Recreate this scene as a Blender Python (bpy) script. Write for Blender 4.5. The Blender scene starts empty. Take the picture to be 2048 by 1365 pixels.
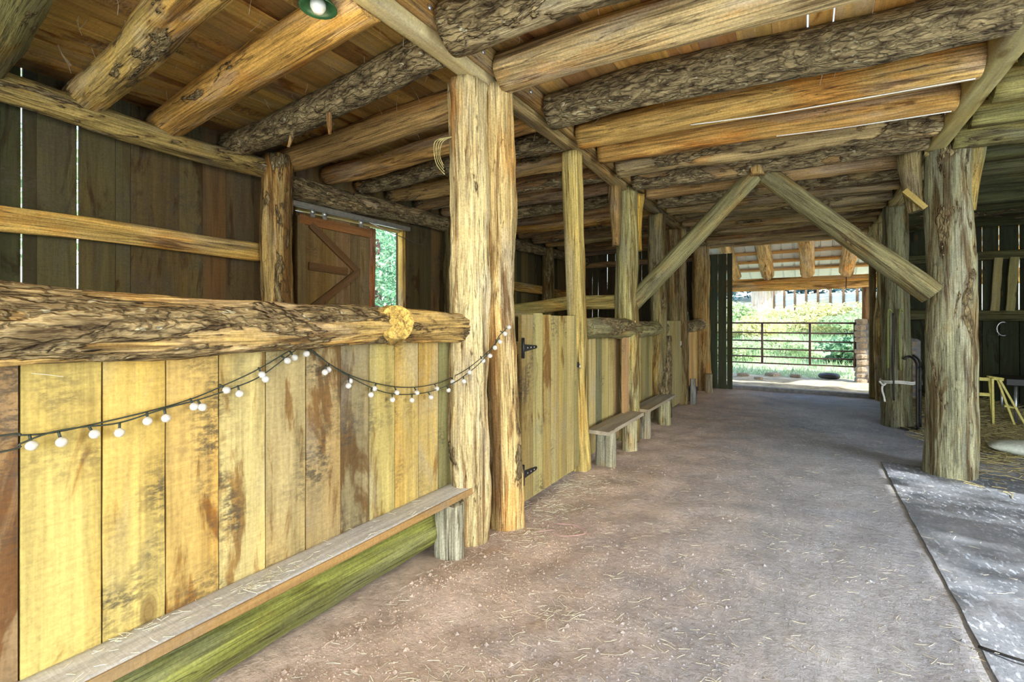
import bpy, math, random
from mathutils import Vector, Matrix, noise
random.seed(7)
R = random.Random(11)
V = Vector
scene = bpy.context.scene
COL = scene.collection

# ------------------------------------------------------------------ camera
TH = math.atan(586 / 960.0)
cd = bpy.data.cameras.new('camera'); cam = bpy.data.objects.new('camera', cd); COL.objects.link(cam)
cd.sensor_width = 36.0; cd.lens = 36.0 * 960 / 2048; cd.shift_y = -40.5 / 2048
cd.clip_start = 0.02; cd.clip_end = 400
cam.location = (0, 0, 1.4); cam.rotation_euler = (math.pi / 2, 0, TH)
scene.camera = cam

# ------------------------------------------------------------------ world, sun, fill lamps added in unseen openings, exposure
w = bpy.data.worlds.new('sky'); scene.world = w; w.use_nodes = True
nt = w.node_tree; bg = nt.nodes['Background']
sky = nt.nodes.new('ShaderNodeTexSky'); sky.sky_type = 'NISHITA'; sky.sun_disc = False
SUN_EL = math.radians(36); SUN_AZ = math.radians(-18)      # azimuth measured from +X towards +Y
sky.sun_elevation = SUN_EL; sky.sun_rotation = math.pi / 2 - SUN_AZ
sky.air_density = 1.2; sky.dust_density = 1.5
nt.links.new(sky.outputs[0], bg.inputs[0]); bg.inputs[1].default_value = 0.75

sd = bpy.data.lights.new('sun', 'SUN'); sun = bpy.data.objects.new('sun', sd); COL.objects.link(sun)
sd.energy = 11.5; sd.angle = math.radians(0.6); sd.color = (1.0, 0.95, 0.86)
to_sun = V((math.cos(SUN_EL) * math.cos(SUN_AZ), math.cos(SUN_EL) * math.sin(SUN_AZ), math.sin(SUN_EL)))
sun.rotation_euler = to_sun.to_track_quat('Z', 'Y').to_euler()

def area(name, loc, aim, sx, sy, power, color):
    ld = bpy.data.lights.new(name, 'AREA'); o = bpy.data.objects.new(name, ld); COL.objects.link(o)
    ld.shape = 'RECTANGLE'; ld.size = sx; ld.size_y = sy; ld.energy = power; ld.color = color
    o.location = loc; o.rotation_euler = (V(loc) - V(aim)).to_track_quat('Z', 'Y').to_euler()
    return o
area('fill_rear_opening', (0.9, -2.9, 1.40), (0.2, 4, 1.3), 4.2, 2.5, 255, (0.90, 0.95, 1.0))  # area lamp added in the unseen rear opening to brighten the interior
area('fill_side_opening', (4.5, 2.3, 1.35), (-2, 2.4, 1.2), 3.6, 2.5, 150, (0.80, 0.90, 1.0))  # second added fill lamp, out of view at the right opening

vs = scene.view_settings
vs.view_transform = 'Standard'; vs.look = 'None'; vs.gamma = 1.0; vs.use_curve_mapping = False
vs.exposure = 0.0
cy = scene.cycles
cy.max_bounces = 6; cy.diffuse_bounces = 4; cy.glossy_bounces = 2; cy.transmission_bounces = 4; cy.transparent_max_bounces = 4
cy.use_adaptive_sampling = True; cy.adaptive_threshold = 0.15; cy.adaptive_min_samples = 16; cy.use_denoising = True
cy.caustics_reflective = False; cy.caustics_refractive = False

# ------------------------------------------------------------------ node helpers / materials
def newmat(name):
    m = bpy.data.materials.new(name); m.use_nodes = True
    nt = m.node_tree; b = nt.nodes['Principled BSDF']
    return m, nt, b
class G:
    """tiny node-graph helper"""
    def __init__(s, nt): s.nt = nt
    def n(s, t, **kw):
        x = s.nt.nodes.new(t)
        for k, v in kw.items(): setattr(x, k, v)
        return x
    def lk(s, a, b): s.nt.links.new(a, b)
    def inp(s, node, idx, v):
        if hasattr(v, 'is_linked') or hasattr(v, 'links'): s.lk(v, node.inputs[idx])
        else: node.inputs[idx].default_value = v
    def coords(s, offset=True):
        tc = s.n('ShaderNodeTexCoord'); oi = s.n('ShaderNodeObjectInfo')
        s.oi = oi
        if not offset: return tc.outputs['Object']
        m = s.n('ShaderNodeMath', operation='MULTIPLY'); s.lk(oi.outputs['Random'], m.inputs[0]); m.inputs[1].default_value = 37.0
        a = s.n('ShaderNodeVectorMath', operation='ADD'); s.lk(tc.outputs['Object'], a.inputs[0]); s.lk(m.outputs[0], a.inputs[1])
        return a.outputs[0]
    def mapv(s, v, sc):
        m = s.n('ShaderNodeVectorMath', operation='MULTIPLY'); s.lk(v, m.inputs[0]); m.inputs[1].default_value = sc
        return m.outputs[0]
    def noise(s, v, scale=1, detail=4, rough=0.55, dist=0):
        t = s.n('ShaderNodeTexNoise'); s.lk(v, t.inputs['Vector'])
        t.inputs['Scale'].default_value = scale; t.inputs['Detail'].default_value = detail
        t.inputs['Roughness'].default_value = rough; t.inputs['Distortion'].default_value = dist
        return t.outputs['Fac']
    def voro(s, v, scale=1, feature='F1'):
        t = s.n('ShaderNodeTexVoronoi', feature=feature); s.lk(v, t.inputs['Vector']); t.inputs['Scale'].default_value = scale
        return t.outputs['Distance']
    def rng(s, v, a, b, c=0.0, d=1.0, smooth=False):
        m = s.n('ShaderNodeMapRange'); m.interpolation_type = 'SMOOTHSTEP' if smooth else 'LINEAR'
        s.inp(m, 0, v)
        for i, x in zip((1, 2, 3, 4), (a, b, c, d)): s.inp(m, i, x)
        return m.outputs[0]
    def math(s, op, a, b=0.0):
        m = s.n('ShaderNodeMath', operation=op); s.inp(m, 0, a); s.inp(m, 1, b); return m.outputs[0]
    def mix(s, f, a, b, blend='MIX'):
        m = s.n('ShaderNodeMix', data_type='RGBA', blend_type=blend)
        s.inp(m, 0, f)
        for i, x in ((6, a), (7, b)):
            if isinstance(x, tuple): m.inputs[i].default_value = (*x, 1) if len(x) == 3 else x
            else: s.lk(x, m.inputs[i])
        return m.outputs[2]
    def mulf(s, col, fac):        # colour * scalar
        c = s.n('ShaderNodeCombineColor')
        for i in range(3): s.lk(fac, c.inputs[i])
        return s.mix(1.0, col, c.outputs[0], 'MULTIPLY')
    def sat(s, col, sa, va=1.0):
        h = s.n('ShaderNodeHueSaturation'); h.inputs['Saturation'].default_value = sa; h.inputs['Value'].default_value = va; s.lk(col, h.inputs['Color']); return h.outputs[0]
    def bump(s, h, strength, dist, b):
        n = s.n('ShaderNodeBump'); n.inputs['Strength'].default_value = strength; n.inputs['Distance'].default_value = dist
        s.lk(h, n.inputs['Height']); s.lk(n.outputs[0], b.inputs['Normal'])

def mat_log(name='log_wood', d0=0.55, d1=0.66, dkc=(0.25, 0.2, 0.16)):
    """colour = object colour, alpha = share of the surface still covered by bark"""
    m, nt, b = newmat(name); g = G(nt); v = g.coords()
    C = g.oi.outputs['Color']; A = g.oi.outputs['Alpha']
    st = g.noise(g.mapv(v, (11, 11, 0.9)), 1, 5, 0.62, 0.5)
    fine = g.noise(g.mapv(v, (55, 55, 2.2)), 1, 3, 0.6)
    big = g.noise(g.mapv(v, (3.2, 3.2, 1.3)), 1, 4, 0.6, 0.3)
    wood = g.mulf(C, g.rng(st, 0.32, 0.68, 0.5, 1.4))
    wood = g.mulf(wood, g.rng(fine, 0.3, 0.7, 0.72, 1.2))
    warm = g.mix(1.0, wood, (1.0, 0.75, 0.50), 'MULTIPLY')
    wood = g.mix(g.rng(big, 0.5, 0.68, 0, 0.9, True), wood, warm)
    grey = g.noise(g.mapv(v, (4.2, 4.2, 0.8)), 1, 5, 0.65, 0.5)
    wood = g.mix(g.rng(grey, 0.5, 0.66, 0, 0.5, True), wood, g.mulf(g.sat(C, 0.5, 0.9), g.rng(st, 0.3, 0.7, 0.5, 1.25)))
    fib = g.noise(g.mapv(v, (95, 95, 1.6)), 1, 3, 0.6, 0.3)
    wood = g.mulf(wood, g.rng(fib, 0.36, 0.52, 0.55, 1.06))
    grit = g.noise(v, 85, 4, 0.7)
    wood = g.mulf(wood, g.rng(grit, 0.3, 0.7, 0.72, 1.22))
    # dark weather streaks
    dk = g.noise(g.mapv(v, (8, 8, 0.7)), 1.0, 4, 0.7, 0.8)
    wood = g.mix(g.rng(dk, d0, d1, 0, 0.88, True), wood, g.mix(1.0, wood, dkc, 'MULTIPLY'))
    # thin drying cracks along the grain
    cr = g.noise(g.mapv(v, (17, 17, 0.42)), 1.0, 3, 0.5, 0.2)
    crack = g.rng(g.math('ABSOLUTE', g.math('SUBTRACT', cr, 0.5)), 0.0, 0.012, 1, 0)
    wood = g.mix(g.math('MULTIPLY', crack, 0.8), wood, (0.03, 0.018, 0.008))
    # bark
    mk = g.noise(g.mapv(v, (5.5, 5.5, 1.7)), 1, 5, 0.62, 0.4)
    lo = g.math('SUBTRACT', 0.82, g.math('MULTIPLY', A, 0.62))
    mask = g.rng(mk, lo, g.math('ADD', lo, 0.025), 0, 1, True)
    bn = g.noise(g.mapv(v, (26, 26, 8)), 1, 4, 0.68, 0.6)
    wv = g.n('ShaderNodeTexNoise'); g.lk(g.mapv(v, (16, 16, 9)), wv.inputs['Vector']); wv.inputs['Scale'].default_value = 1; wv.inputs['Detail'].default_value = 3
    vv = g.n('ShaderNodeVectorMath', operation='MULTIPLY_ADD'); g.lk(wv.outputs['Color'], vv.inputs[0]); vv.inputs[1].default_value = (2.4, 2.4, 2.4); g.lk(g.mapv(v, (26, 26, 6)), vv.inputs[2])
    plates = g.voro(vv.outputs[0], 1, 'DISTANCE_TO_EDGE')
    bark = g.mix(g.rng(bn, 0.36, 0.66), (0.07, 0.046, 0.022), (0.47, 0.375, 0.20))
    bark = g.mix(0.45, bark, g.mix(1.0, bark, g.mix(0.5, C, (1.0, 1.0, 1.0)), 'MULTIPLY'))
    bark = g.mulf(bark, g.rng(plates, 0.0, 0.14, 0.6, 1.05))
    lich = g.noise(g.mapv(v, (30, 30, 16)), 1, 3, 0.5)
    bark = g.mix(g.rng(lich, 0.66, 0.70, 0, 0.7), bark, (0.55, 0.52, 0.36))
    col = g.mix(mask, wood, bark)
    edge = g.math('MULTIPLY', g.rng(mk, g.math('SUBTRACT', lo, 0.035), lo, 0, 1), g.math('SUBTRACT', 1.0, mask))
    col = g.mix(g.math('MULTIPLY', edge, 0.55), col, (0.10, 0.05, 0.02))
    g.lk(col, b.inputs['Base Color']); b.inputs['Roughness'].default_value = 0.82
    b.inputs['Specular IOR Level'].default_value = 0.25
    h = g.math('ADD', g.math('MULTIPLY', st, 0.6), g.math('MULTIPLY', fine, 0.25))
    hb = g.math('MULTIPLY', mask, g.math('ADD', g.math('ADD', g.math('MULTIPLY', bn, 1.0), 0.5), g.rng(plates, 0, 0.15, 0, 0.4)))
    h = g.math('ADD', h, g.math('MULTIPLY', fib, 0.3))
    g.bump(g.math('ADD', h, hb), 1.0, 0.022, b)
    return m

def mat_plank():
    """colour = object colour, alpha = amount of weather staining"""
    m, nt, b = newmat('sawn_plank'); g = G(nt); v = g.coords()
    C = g.oi.outputs['Color']; A = g.oi.outputs['Alpha']
    warp = g.noise(g.mapv(v, (2.2, 2.2, 0.7)), 1, 2, 0.5)
    st = g.noise(g.mapv(v, (14, 14, 0.8)), 1, 4, 0.6, 0.9)
    fine = g.noise(g.mapv(v, (90, 90, 3.0)), 1, 4, 0.6)
    saw = g.noise(g.mapv(v, (3, 3, 150)), 1, 2, 0.5)
    col = g.mulf(C, g.rng(st, 0.34, 0.66, 0.72, 1.18))
    col = g.mulf(col, g.rng(fine, 0.3, 0.7, 0.86, 1.1))
    col = g.mulf(col, g.rng(saw, 0.3, 0.7, 0.93, 1.06))
    col = g.mix(g.rng(warp, 0.48, 0.66, 0, 0.8, True), col, g.mix(1.0, col, (1.0, 0.84, 0.58), 'MULTIPLY'))
    # brown resin / water stains
    s1 = g.noise(g.mapv(v, (5.5, 5.5, 1.5)), 1, 5, 0.62, 0.7)
    lo = g.math('SUBTRACT', 0.80, g.math('MULTIPLY', A, 0.40))
    stain = g.rng(s1, lo, g.math('ADD', lo, 0.09), 0, 0.85, True)
    col = g.mix(stain, col, g.mix(1.0, col, (0.42, 0.26, 0.13), 'MULTIPLY'))
    # grey-black mildew speckle, ragged across the grain
    s2 = g.noise(g.mapv(v, (4, 4, 3)), 1, 3, 0.5)
    s3 = g.noise(g.mapv(v, (28, 28, 60)), 1, 4, 0.7)
    lo2 = g.math('SUBTRACT', 0.74, g.math('MULTIPLY', A, 0.36))
    mil = g.math('MULTIPLY', g.rng(s2, lo2, g.math('ADD', lo2, 0.16)), g.rng(s3, 0.42, 0.58))
    col = g.mix(g.math('MULTIPLY', mil, 0.8), col, (0.055, 0.048, 0.035))
    grit = g.noise(v, 70, 5, 0.72)
    col = g.mulf(col, g.rng(grit, 0.3, 0.7, 0.80, 1.16))
    dust = g.noise(g.mapv(v, (3.5, 3.5, 1.1)), 1, 5, 0.65, 0.6)
    col = g.mix(g.rng(dust, 0.5, 0.7, 0, 0.55, True), col, g.mulf(g.sat(C, 0.55, 0.85), g.rng(grit, 0.3, 0.7, 0.6, 1.2)))
    # knots
    kd = g.voro(g.mapv(v, (3.1, 3.1, 1.25)), 1)
    kn = g.rng(kd, 0.045, 0.10, 1, 0, True)
    ring = g.math('MULTIPLY', g.rng(g.math('SINE', g.math('MULTIPLY', kd, 190.0)), 0.2, 1.0), g.rng(kd, 0.09, 0.2, 0.6, 0))
    col = g.mix(g.math('MULTIPLY', kn, 0.6), col, (0.12, 0.06, 0.02))
    col = g.mix(g.math('MULTIPLY', ring, 0.5), col, g.mix(1.0, col, (0.5, 0.36, 0.22), 'MULTIPLY'))
    g.lk(col, b.inputs['Base Color']); b.inputs['Roughness'].default_value = 0.78
    b.inputs['Specular IOR Level'].default_value = 0.25
    h = g.math('ADD', g.math('MULTIPLY', st, 0.4), g.math('ADD', g.math('MULTIPLY', fine, 0.3), g.math('MULTIPLY', saw, 0.25)))
    g.bump(h, 0.6, 0.006, b)
    return m

def mat_dirt():
    m, nt, b = newmat('packed_dirt'); g = G(nt); v = g.coords(False)
    big = g.noise(v, 0.55, 4, 0.6, 0.4); mid = g.noise(v, 3.2, 5, 0.6); fine = g.noise(v, 26, 6, 0.7)
    sp = g.noise(v, 95, 2, 0.5)
    sx = g.n('ShaderNodeSeparateXYZ'); g.lk(v, sx.inputs[0])
    clay = g.rng(g.math('ADD', g.math('MULTIPLY', sx.outputs[0], -0.42), g.math('MULTIPLY', mid, 0.5)), 0.15, 0.95, 0, 1, True)
    col = g.mix(g.rng(big, 0.35, 0.65), (0.31, 0.345, 0.42), (0.52, 0.54, 0.585))
    col = g.mix(clay, col, (0.58, 0.46, 0.38))
    col = g.mulf(col, g.rng(mid, 0.3, 0.7, 0.82, 1.16)); col = g.mulf(col, g.rng(fine, 0.3, 0.7, 0.75, 1.22))
    col = g.mix(g.rng(sp, 0.71, 0.75, 0, 0.55), col, (0.6, 0.56, 0.5))
    col = g.mix(g.rng(sp, 0.28, 0.24, 0, 0.6), col, (0.09, 0.075, 0.06))
    g.lk(col, b.inputs['Base Color']); b.inputs['Roughness'].default_value = 0.8; b.inputs['Specular IOR Level'].default_value = 0.3
    g.bump(g.math('ADD', g.math('MULTIPLY', mid, 0.5), g.math('ADD', g.math('MULTIPLY', fine, 0.5), g.math('MULTIPLY', sp, 0.12))), 0.9, 0.03, b)
    return m

def mat_mat():
    m, nt, b = newmat('glint_painted_rubber'); g = G(nt); v = g.coords(False)
    mid = g.noise(v, 4, 5, 0.65); fine = g.noise(g.mapv(v, (1, 1, 1)), 55, 4, 0.7); glint = g.noise(g.mapv(v, (40, 16, 1)), 1, 3, 0.6)
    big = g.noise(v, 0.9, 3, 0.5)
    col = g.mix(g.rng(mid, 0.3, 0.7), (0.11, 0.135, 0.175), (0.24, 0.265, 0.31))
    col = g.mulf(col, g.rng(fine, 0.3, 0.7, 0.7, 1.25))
    col = g.mix(g.math('MULTIPLY', g.rng(glint, 0.56, 0.62, 0, 0.9), g.rng(big, 0.35, 0.6)), col, (0.60, 0.70, 0.86))  # bluish-white glints of sunlight painted into the mat colour
    g.lk(col, b.inputs['Base Color']); b.inputs['Roughness'].default_value = 0.55
    g.bump(g.math('ADD', g.math('MULTIPLY', fine, 0.5), mid), 0.5, 0.01, b)
    return m

def mat_simple(name, col, rough=0.6, metal=0.0, var=0.25, scale=18.0, bumpd=0.0, spec=0.5):
    m, nt, b = newmat(name); g = G(nt); v = g.coords()
    n = g.noise(v, scale, 4, 0.6)
    base = g.mix(0.0, col, col)
    g.lk(g.mulf(base, g.rng(n, 0.3, 0.7, 1 - var, 1 + var)), b.inputs['Base Color'])
    b.inputs['Roughness'].default_value = rough; b.inputs['Metallic'].default_value = metal; b.inputs['Specular IOR Level'].default_value = spec
    if bumpd: g.bump(n, 0.7, bumpd, b)
    return m

def mat_leaf(name, c1, c2, trans=0.35):
    m, nt, b = newmat(name); g = G(nt); v = g.coords()
    n = g.noise(v, 2.3, 3, 0.6); n2 = g.noise(v, 17, 2, 0.5)
    col = g.mix(g.rng(n, 0.35, 0.65), c1, c2)
    col = g.mulf(col, g.rng(n2, 0.3, 0.7, 0.7, 1.3))
    g.lk(col, b.inputs['Base Color']); b.inputs['Roughness'].default_value = 0.55; b.inputs['Specular IOR Level'].default_value = 0.3
    t = g.n('ShaderNodeBsdfTranslucent'); g.lk(col, t.inputs[0])
    mx = g.n('ShaderNodeMixShader'); mx.inputs[0].default_value = trans
    g.lk(b.outputs[0], mx.inputs[1]); g.lk(t.outputs[0], mx.inputs[2])
    g.lk(mx.outputs[0], nt.nodes['Material Output'].inputs[0])
    return m

def mat_glass(name, col, rough=0.15):
    m, nt, b = newmat(name); g = G(nt); v = g.coords()
    n = g.noise(v, 260, 3, 0.6)
    b.inputs['Base Color'].default_value = (*col, 1); g.lk(g.rng(n, 0.3, 0.7, rough * 0.5, rough * 1.5), b.inputs['Roughness'])
    b.inputs['Transmission Weight'].default_value = 0.5; b.inputs['IOR'].default_value = 1.45
    g.bump(n, 0.6, 0.0006, b)
    return m

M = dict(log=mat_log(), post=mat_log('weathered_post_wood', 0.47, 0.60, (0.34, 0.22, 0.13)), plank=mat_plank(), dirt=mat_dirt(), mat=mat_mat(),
    iron=mat_simple('black_iron', (0.018, 0.018, 0.02), 0.45, 0.3, 0.3, 60),
    steel=mat_simple('galvanised_steel', (0.55, 0.58, 0.60), 0.38, 0.9, 0.15, 22),
    gate=mat_simple('brown_painted_steel', (0.10, 0.055, 0.045), 0.45, 0.4, 0.3, 30),
    roofm=mat_simple('white_metal_roofing', (0.78, 0.80, 0.80), 0.45, 0.2, 0.06, 6),
    cable=mat_simple('dark_green_cable', (0.022, 0.032, 0.022), 0.5, 0, 0.2, 80),
    bulb=mat_glass('bubbled_clear_plastic', (0.97, 0.98, 0.98)),
    straw=mat_simple('dry_straw', (0.62, 0.60, 0.45), 0.6, 0, 0.4, 30),
    hay=mat_simple('hay', (0.36, 0.31, 0.13), 0.8, 0, 0.45, 30),
    stone=mat_simple('field_stone', (0.36, 0.30, 0.23), 0.85, 0, 0.4, 9, 0.03, 0.2),
    rope=mat_simple('white_rope', (0.72, 0.72, 0.68), 0.8, 0, 0.15, 60),
    grope=mat_simple('green_lead_rope', (0.20, 0.23, 0.06), 0.7, 0, 0.3, 90),
    black=mat_simple('black_strap', (0.012, 0.012, 0.012), 0.5, 0, 0.3, 60),
    yellow=mat_simple('yellow_painted_wood', (0.66, 0.58, 0.16), 0.5, 0, 0.15, 30),
    sack=mat_simple('white_woven_sack', (0.62, 0.66, 0.56), 0.6, 0, 0.12, 40, 0.01),
    lampg=mat_simple('green_enamel', (0.02, 0.07, 0.03), 0.25, 0.1, 0.2, 20),
    concrete=mat_simple('grey_threshold', (0.22, 0.22, 0.23), 0.8, 0, 0.3, 14, 0.01),
    ground=mat_simple('yard_soil', (0.50, 0.52, 0.38), 0.9, 0, 0.35, 1.4, 0.05, 0.2),
    yard=mat_simple('dry_yard_dirt', (0.50, 0.44, 0.32), 0.9, 0, 0.4, 5, 0.05, 0.2),
    grass=mat_leaf('meadow_grass', (0.22, 0.42, 0.20), (0.52, 0.64, 0.40)),
    leafA=mat_leaf('light_green_leaf', (0.28, 0.44, 0.22), (0.60, 0.68, 0.42)),
    leafB=mat_leaf('yellow_green_leaf', (0.54, 0.54, 0.24), (0.72, 0.70, 0.42)),
    leafC=mat_leaf('deep_green_leaf', (0.08, 0.24, 0.14), (0.30, 0.48, 0.30)),
    leafD=mat_leaf('blue_green_leaf', (0.05, 0.12, 0.17), (0.12, 0.22, 0.24)),
    brick=mat_simple('red_string', (0.60, 0.36, 0.36), 0.7, 0, 0.2, 60),
    tire=mat_simple('dark_rubber', (0.03, 0.03, 0.035), 0.6, 0, 0.3, 20))

# ------------------------------------------------------------------ mesh helpers
def tag(o, label=None, cat=None, group=None, kind=None):
    if label: o['label'] = label
    if cat: o['category'] = cat
    if group: o['group'] = group
    if kind: o['kind'] = kind
    return o
def setparent(o, p):
    if p is not None:
        o.parent = p; o.matrix_parent_inverse = p.matrix_basis.inverted()
def empty(name, loc, parent=None):
    o = bpy.data.objects.new(name, None); COL.objects.link(o); o.location = loc; o.empty_display_size = 0.1
    setparent(o, parent); return o
def mesh(name, vs_, fs, mat, parent=None, mw=None, color=None, smooth=False):
    me = bpy.data.meshes.new(name); me.from_pydata(vs_, [], fs); me.update()
    me.materials.append(M[mat] if isinstance(mat, str) else mat)
    if smooth: me.polygons.foreach_set('use_smooth', [True] * len(me.polygons))
    o = bpy.data.objects.new(name, me); COL.objects.link(o)
    if mw is not None: o.matrix_basis = mw
    if color: o.color = color
    setparent(o, parent); return o
def frame_zx(p, zdir, xdir):
    z = V(zdir).normalized(); x = V(xdir); x = (x - z * x.dot(z)).normalized(); y = z.cross(x)
    m = Matrix.Identity(4)
    for i in range(3): m[i][0], m[i][1], m[i][2], m[i][3] = x[i], y[i], z[i], p[i]
    return m
def fb(p, o=3):
    return noise.fractal(V(p), 0.9, 2.1, o)

SEED = [0]
def log(name, p0, p1, r0, r1, col=(.45, .3, .12), bark=0.3, parent=None, rough=1.0, bend=0.02, sq=None, bow=0.0, step=0.05, segs=28, mat='log', xdir=None, flare=0.0):
    """knobbly log between two points; sq=(hx, hy, n) makes a rounded squared timber instead"""
    SEED[0] += 1; sd_ = SEED[0] * 7.31
    p0 = V(p0); p1 = V(p1); d = p1 - p0; L = d.length
    if xdir is None: xdir = (0, 0, 1) if abs(d.normalized().z) < 0.8 else (1, 0, 0)
    mw = frame_zx(p0, d, xdir)
    n = max(4, int(L / step)); vs_ = []; fs = []
    for i in range(n + 1):
        t = i / n; z = t * L
        fade = min(1, 4 * t, 4 * (1 - t)) if bend else 0
        cx = bend * noise.noise(V((sd_, z * 0.7, 0))) * 1.6 * fade; cy = bend * noise.noise(V((sd_ + 9, z * 0.7, 5))) * 1.6 * fade
        cx += bow * math.sin(math.pi * t)
        rr = r0 + (r1 - r0) * t + flare * max(0, 1 - t * 5) ** 2
        for k in range(segs):
            a = 2 * math.pi * k / segs; c_, s_ = math.cos(a), math.sin(a)
            if sq:
                hx, hy, e = sq
                f = (abs(c_) ** e + abs(s_) ** e) ** (-1 / e); x, y = c_ * f * hx, s_ * f * hy
                q = rough * (0.012 * fb((x * 6, y * 6, z * 1.2 + sd_), 2) + 0.005 * fb((x * 30, y * 30, z * 3 + sd_), 2)); 
                x *= 1 + q / hx * 0.6; y *= 1 + q / hy * 0.6
            else:
                q = rr * (1 + rough * (0.085 * fb((c_ * 1.1 + sd_, s_ * 1.1, z * 1.6)) + 0.045 * fb((c_ * 3.4, s_ * 3.4 + sd_, z * 3.2), 3) + 0.02 * fb((c_ * 9, s_ * 9, z * 9 + sd_), 2) + 0.05 * fb((c_ * 4.5 + sd_, s_ * 4.5, z * .7), 2)))
                x, y = c_ * q, s_ * q
            vs_.append((x + cx, y + cy, z + (0.012 * rough * noise.noise(V((x * 14, y * 14, sd_))) if i in (0, n) else 0)))
    for i in range(n):
        for k in range(segs):
            k2 = (k + 1) % segs
            fs.append((i * segs + k, i * segs + k2, (i + 1) * segs + k2, (i + 1) * segs + k))
    fs.append(tuple(reversed(range(segs)))); fs.append(tuple(n * segs + k for k in range(segs)))
    o = mesh(name, vs_, fs, mat, parent, mw, (*col, bark), True)
    me = o.data; me.polygons[len(fs) - 1].use_smooth = False; me.polygons[len(fs) - 2].use_smooth = False
    return o

def board(name, c, u, wv, L, W, T, col, dirt=0.4, parent=None, jit=0.004, nseg=5, mat='plank', top=0.0):
    """sawn board: starts at c, runs L along u, W wide along wv, T thick; edges slightly waney"""
    mw = frame_zx(c, u, wv); vs_ = []; fs = []
    for i in range(nseg + 1):
        z = L * i / nseg
        a = -W / 2 + R.uniform(-jit, jit); b_ = W / 2 + R.uniform(-jit, jit); y = R.uniform(-jit, jit) * 0.5
        dz = [0, 0]
        if i == nseg and top: dz = [R.uniform(-top, top) for _ in range(2)]
        vs_ += [(a, y - T / 2, z + dz[0]), (b_, y - T / 2, z + dz[1]), (b_, y + T / 2, z + dz[1]), (a, y + T / 2, z + dz[0])]
    for i in range(nseg):
        for k in range(4):
            k2 = (k + 1) % 4; fs.append((i * 4 + k, i * 4 + k2, i * 4 + 4 + k2, i * 4 + 4 + k))
    fs.append((3, 2, 1, 0)); q = nseg * 4; fs.append((q, q + 1, q + 2, q + 3))
    return mesh(name, vs_, fs, mat, parent, mw, (*col, dirt))

def tube(name, pts, r, mat, parent=None, segs=6, closed=False, rfun=None):
    pts = [V(p) for p in pts]; vs_ = []; fs = []; n = len(pts); x = None
    o0 = pts[0]
    for i, p in enumerate(pts):
        if closed: t = pts[(i + 1) % n] - pts[i - 1]
        else: t = pts[min(i + 1, n - 1)] - pts[max(i - 1, 0)]
        t.normalize()
        if x is None: x = t.orthogonal()
        x = (x - t * x.dot(t)).normalized(); y = t.cross(x); rr = rfun(i / (n - 1)) if rfun else r
        for k in range(segs):
            a = 2 * math.pi * k / segs; vs_.append(tuple(p - o0 + (x * math.cos(a) + y * math.sin(a)) * rr))
    m_ = n if closed else n - 1
    for i in range(m_):
        for k in range(segs):
            k2 = (k + 1) % segs; j = (i + 1) % n
            fs.append((i * segs + k, i * segs + k2, j * segs + k2, j * segs + k))
    if not closed: fs.append(tuple(reversed(range(segs)))); fs.append(tuple((n - 1) * segs + k for k in range(segs)))
    return mesh(name, vs_, fs, mat, parent, Matrix.Translation(o0), None, segs > 4)

def lathe(name, prof, loc, mat, parent=None, segs=14, mw=None):
    vs_ = []; fs = []; n = len(prof)
    for r, z in prof:
        for k in range(segs):
            a = 2 * math.pi * k / segs; vs_.append((r * math.cos(a), r * math.sin(a), z))
    for i in range(n - 1):
        for k in range(segs):
            k2 = (k + 1) % segs; fs.append((i * segs + k, i * segs + k2, (i + 1) * segs + k2, (i + 1) * segs + k))
    fs.append(tuple(reversed(range(segs)))); fs.append(tuple((n - 1) * segs + k for k in range(segs)))
    return mesh(name, vs_, fs, mat, parent, mw if mw is not None else Matrix.Translation(V(loc)), None, True)

def jc(c, a=0.12):      # jitter a colour
    f = 1 + R.uniform(-a, a); return tuple(max(0.005, x * f * (1 + R.uniform(-a, a) * 0.35)) for x in c)

# palettes (linear)
YEL = (0.66, 0.46, 0.13); PALE = (0.64, 0.49, 0.20); TAN = (0.42, 0.30, 0.13); OLV = (0.34, 0.31, 0.13)
ORG = (0.52, 0.29, 0.07); BRN = (0.30, 0.18, 0.075); DRK = (0.11, 0.085, 0.04); GRN = (0.13, 0.13, 0.055); GRY = (0.34, 0.31, 0.20)
ORD = ['first', 'second', 'third', 'fourth', 'fifth', 'sixth', 'seventh', 'eighth', 'ninth', 'tenth', 'eleventh', 'twelfth', 'thirteenth',
       'fourteenth', 'fifteenth', 'sixteenth', 'seventeenth', 'eighteenth', 'nineteenth', 'twentieth', 'twenty-first', 'twenty-second']

# ================================================================== SETTING
# floor ------------------------------------------------------------
def floor_z(x, y):
    z = 0.012 * fb((x * 1.3, y * 1.3, 3.0), 3) + 0.011 * fb((x * 5, y * 5, 1.0), 3) * (1.3 if x < -.6 else .7)
    z += 0.05 * math.exp(-((x + 1.62) ** 2 / 0.03 + (y - 2.0) ** 2 / 0.06))
    z += 0.035 * max(0, 1 - (x + 1.95) / 0.5) * (1 if x > -2.4 else 0) * max(0, min(1, (2.4 - y))) * 0.8
    z += 0.02 * max(0, (-x - 0.9)) * max(0, noise.noise(V((x * 3, y * 3, 8))))
    if x > .45 and y < 6.3: z *= .3
    return z - 0.004
xs = [-4.8 + i * 0.06 for i in range(160)]; ys = [-3.4 + i * 0.06 for i in range(242)]
fv = [(x, y, floor_z(x, y)) for y in ys for x in xs]; nx = len(xs)
ff = [(j * nx + i, j * nx + i + 1, (j + 1) * nx + i + 1, (j + 1) * nx + i) for j in range(len(ys) - 1) for i in range(nx - 1)]
tag(mesh('floor', fv, ff, 'dirt', smooth=True), 'packed reddish grey dirt floor of the barn aisle', kind='structure')

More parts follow.
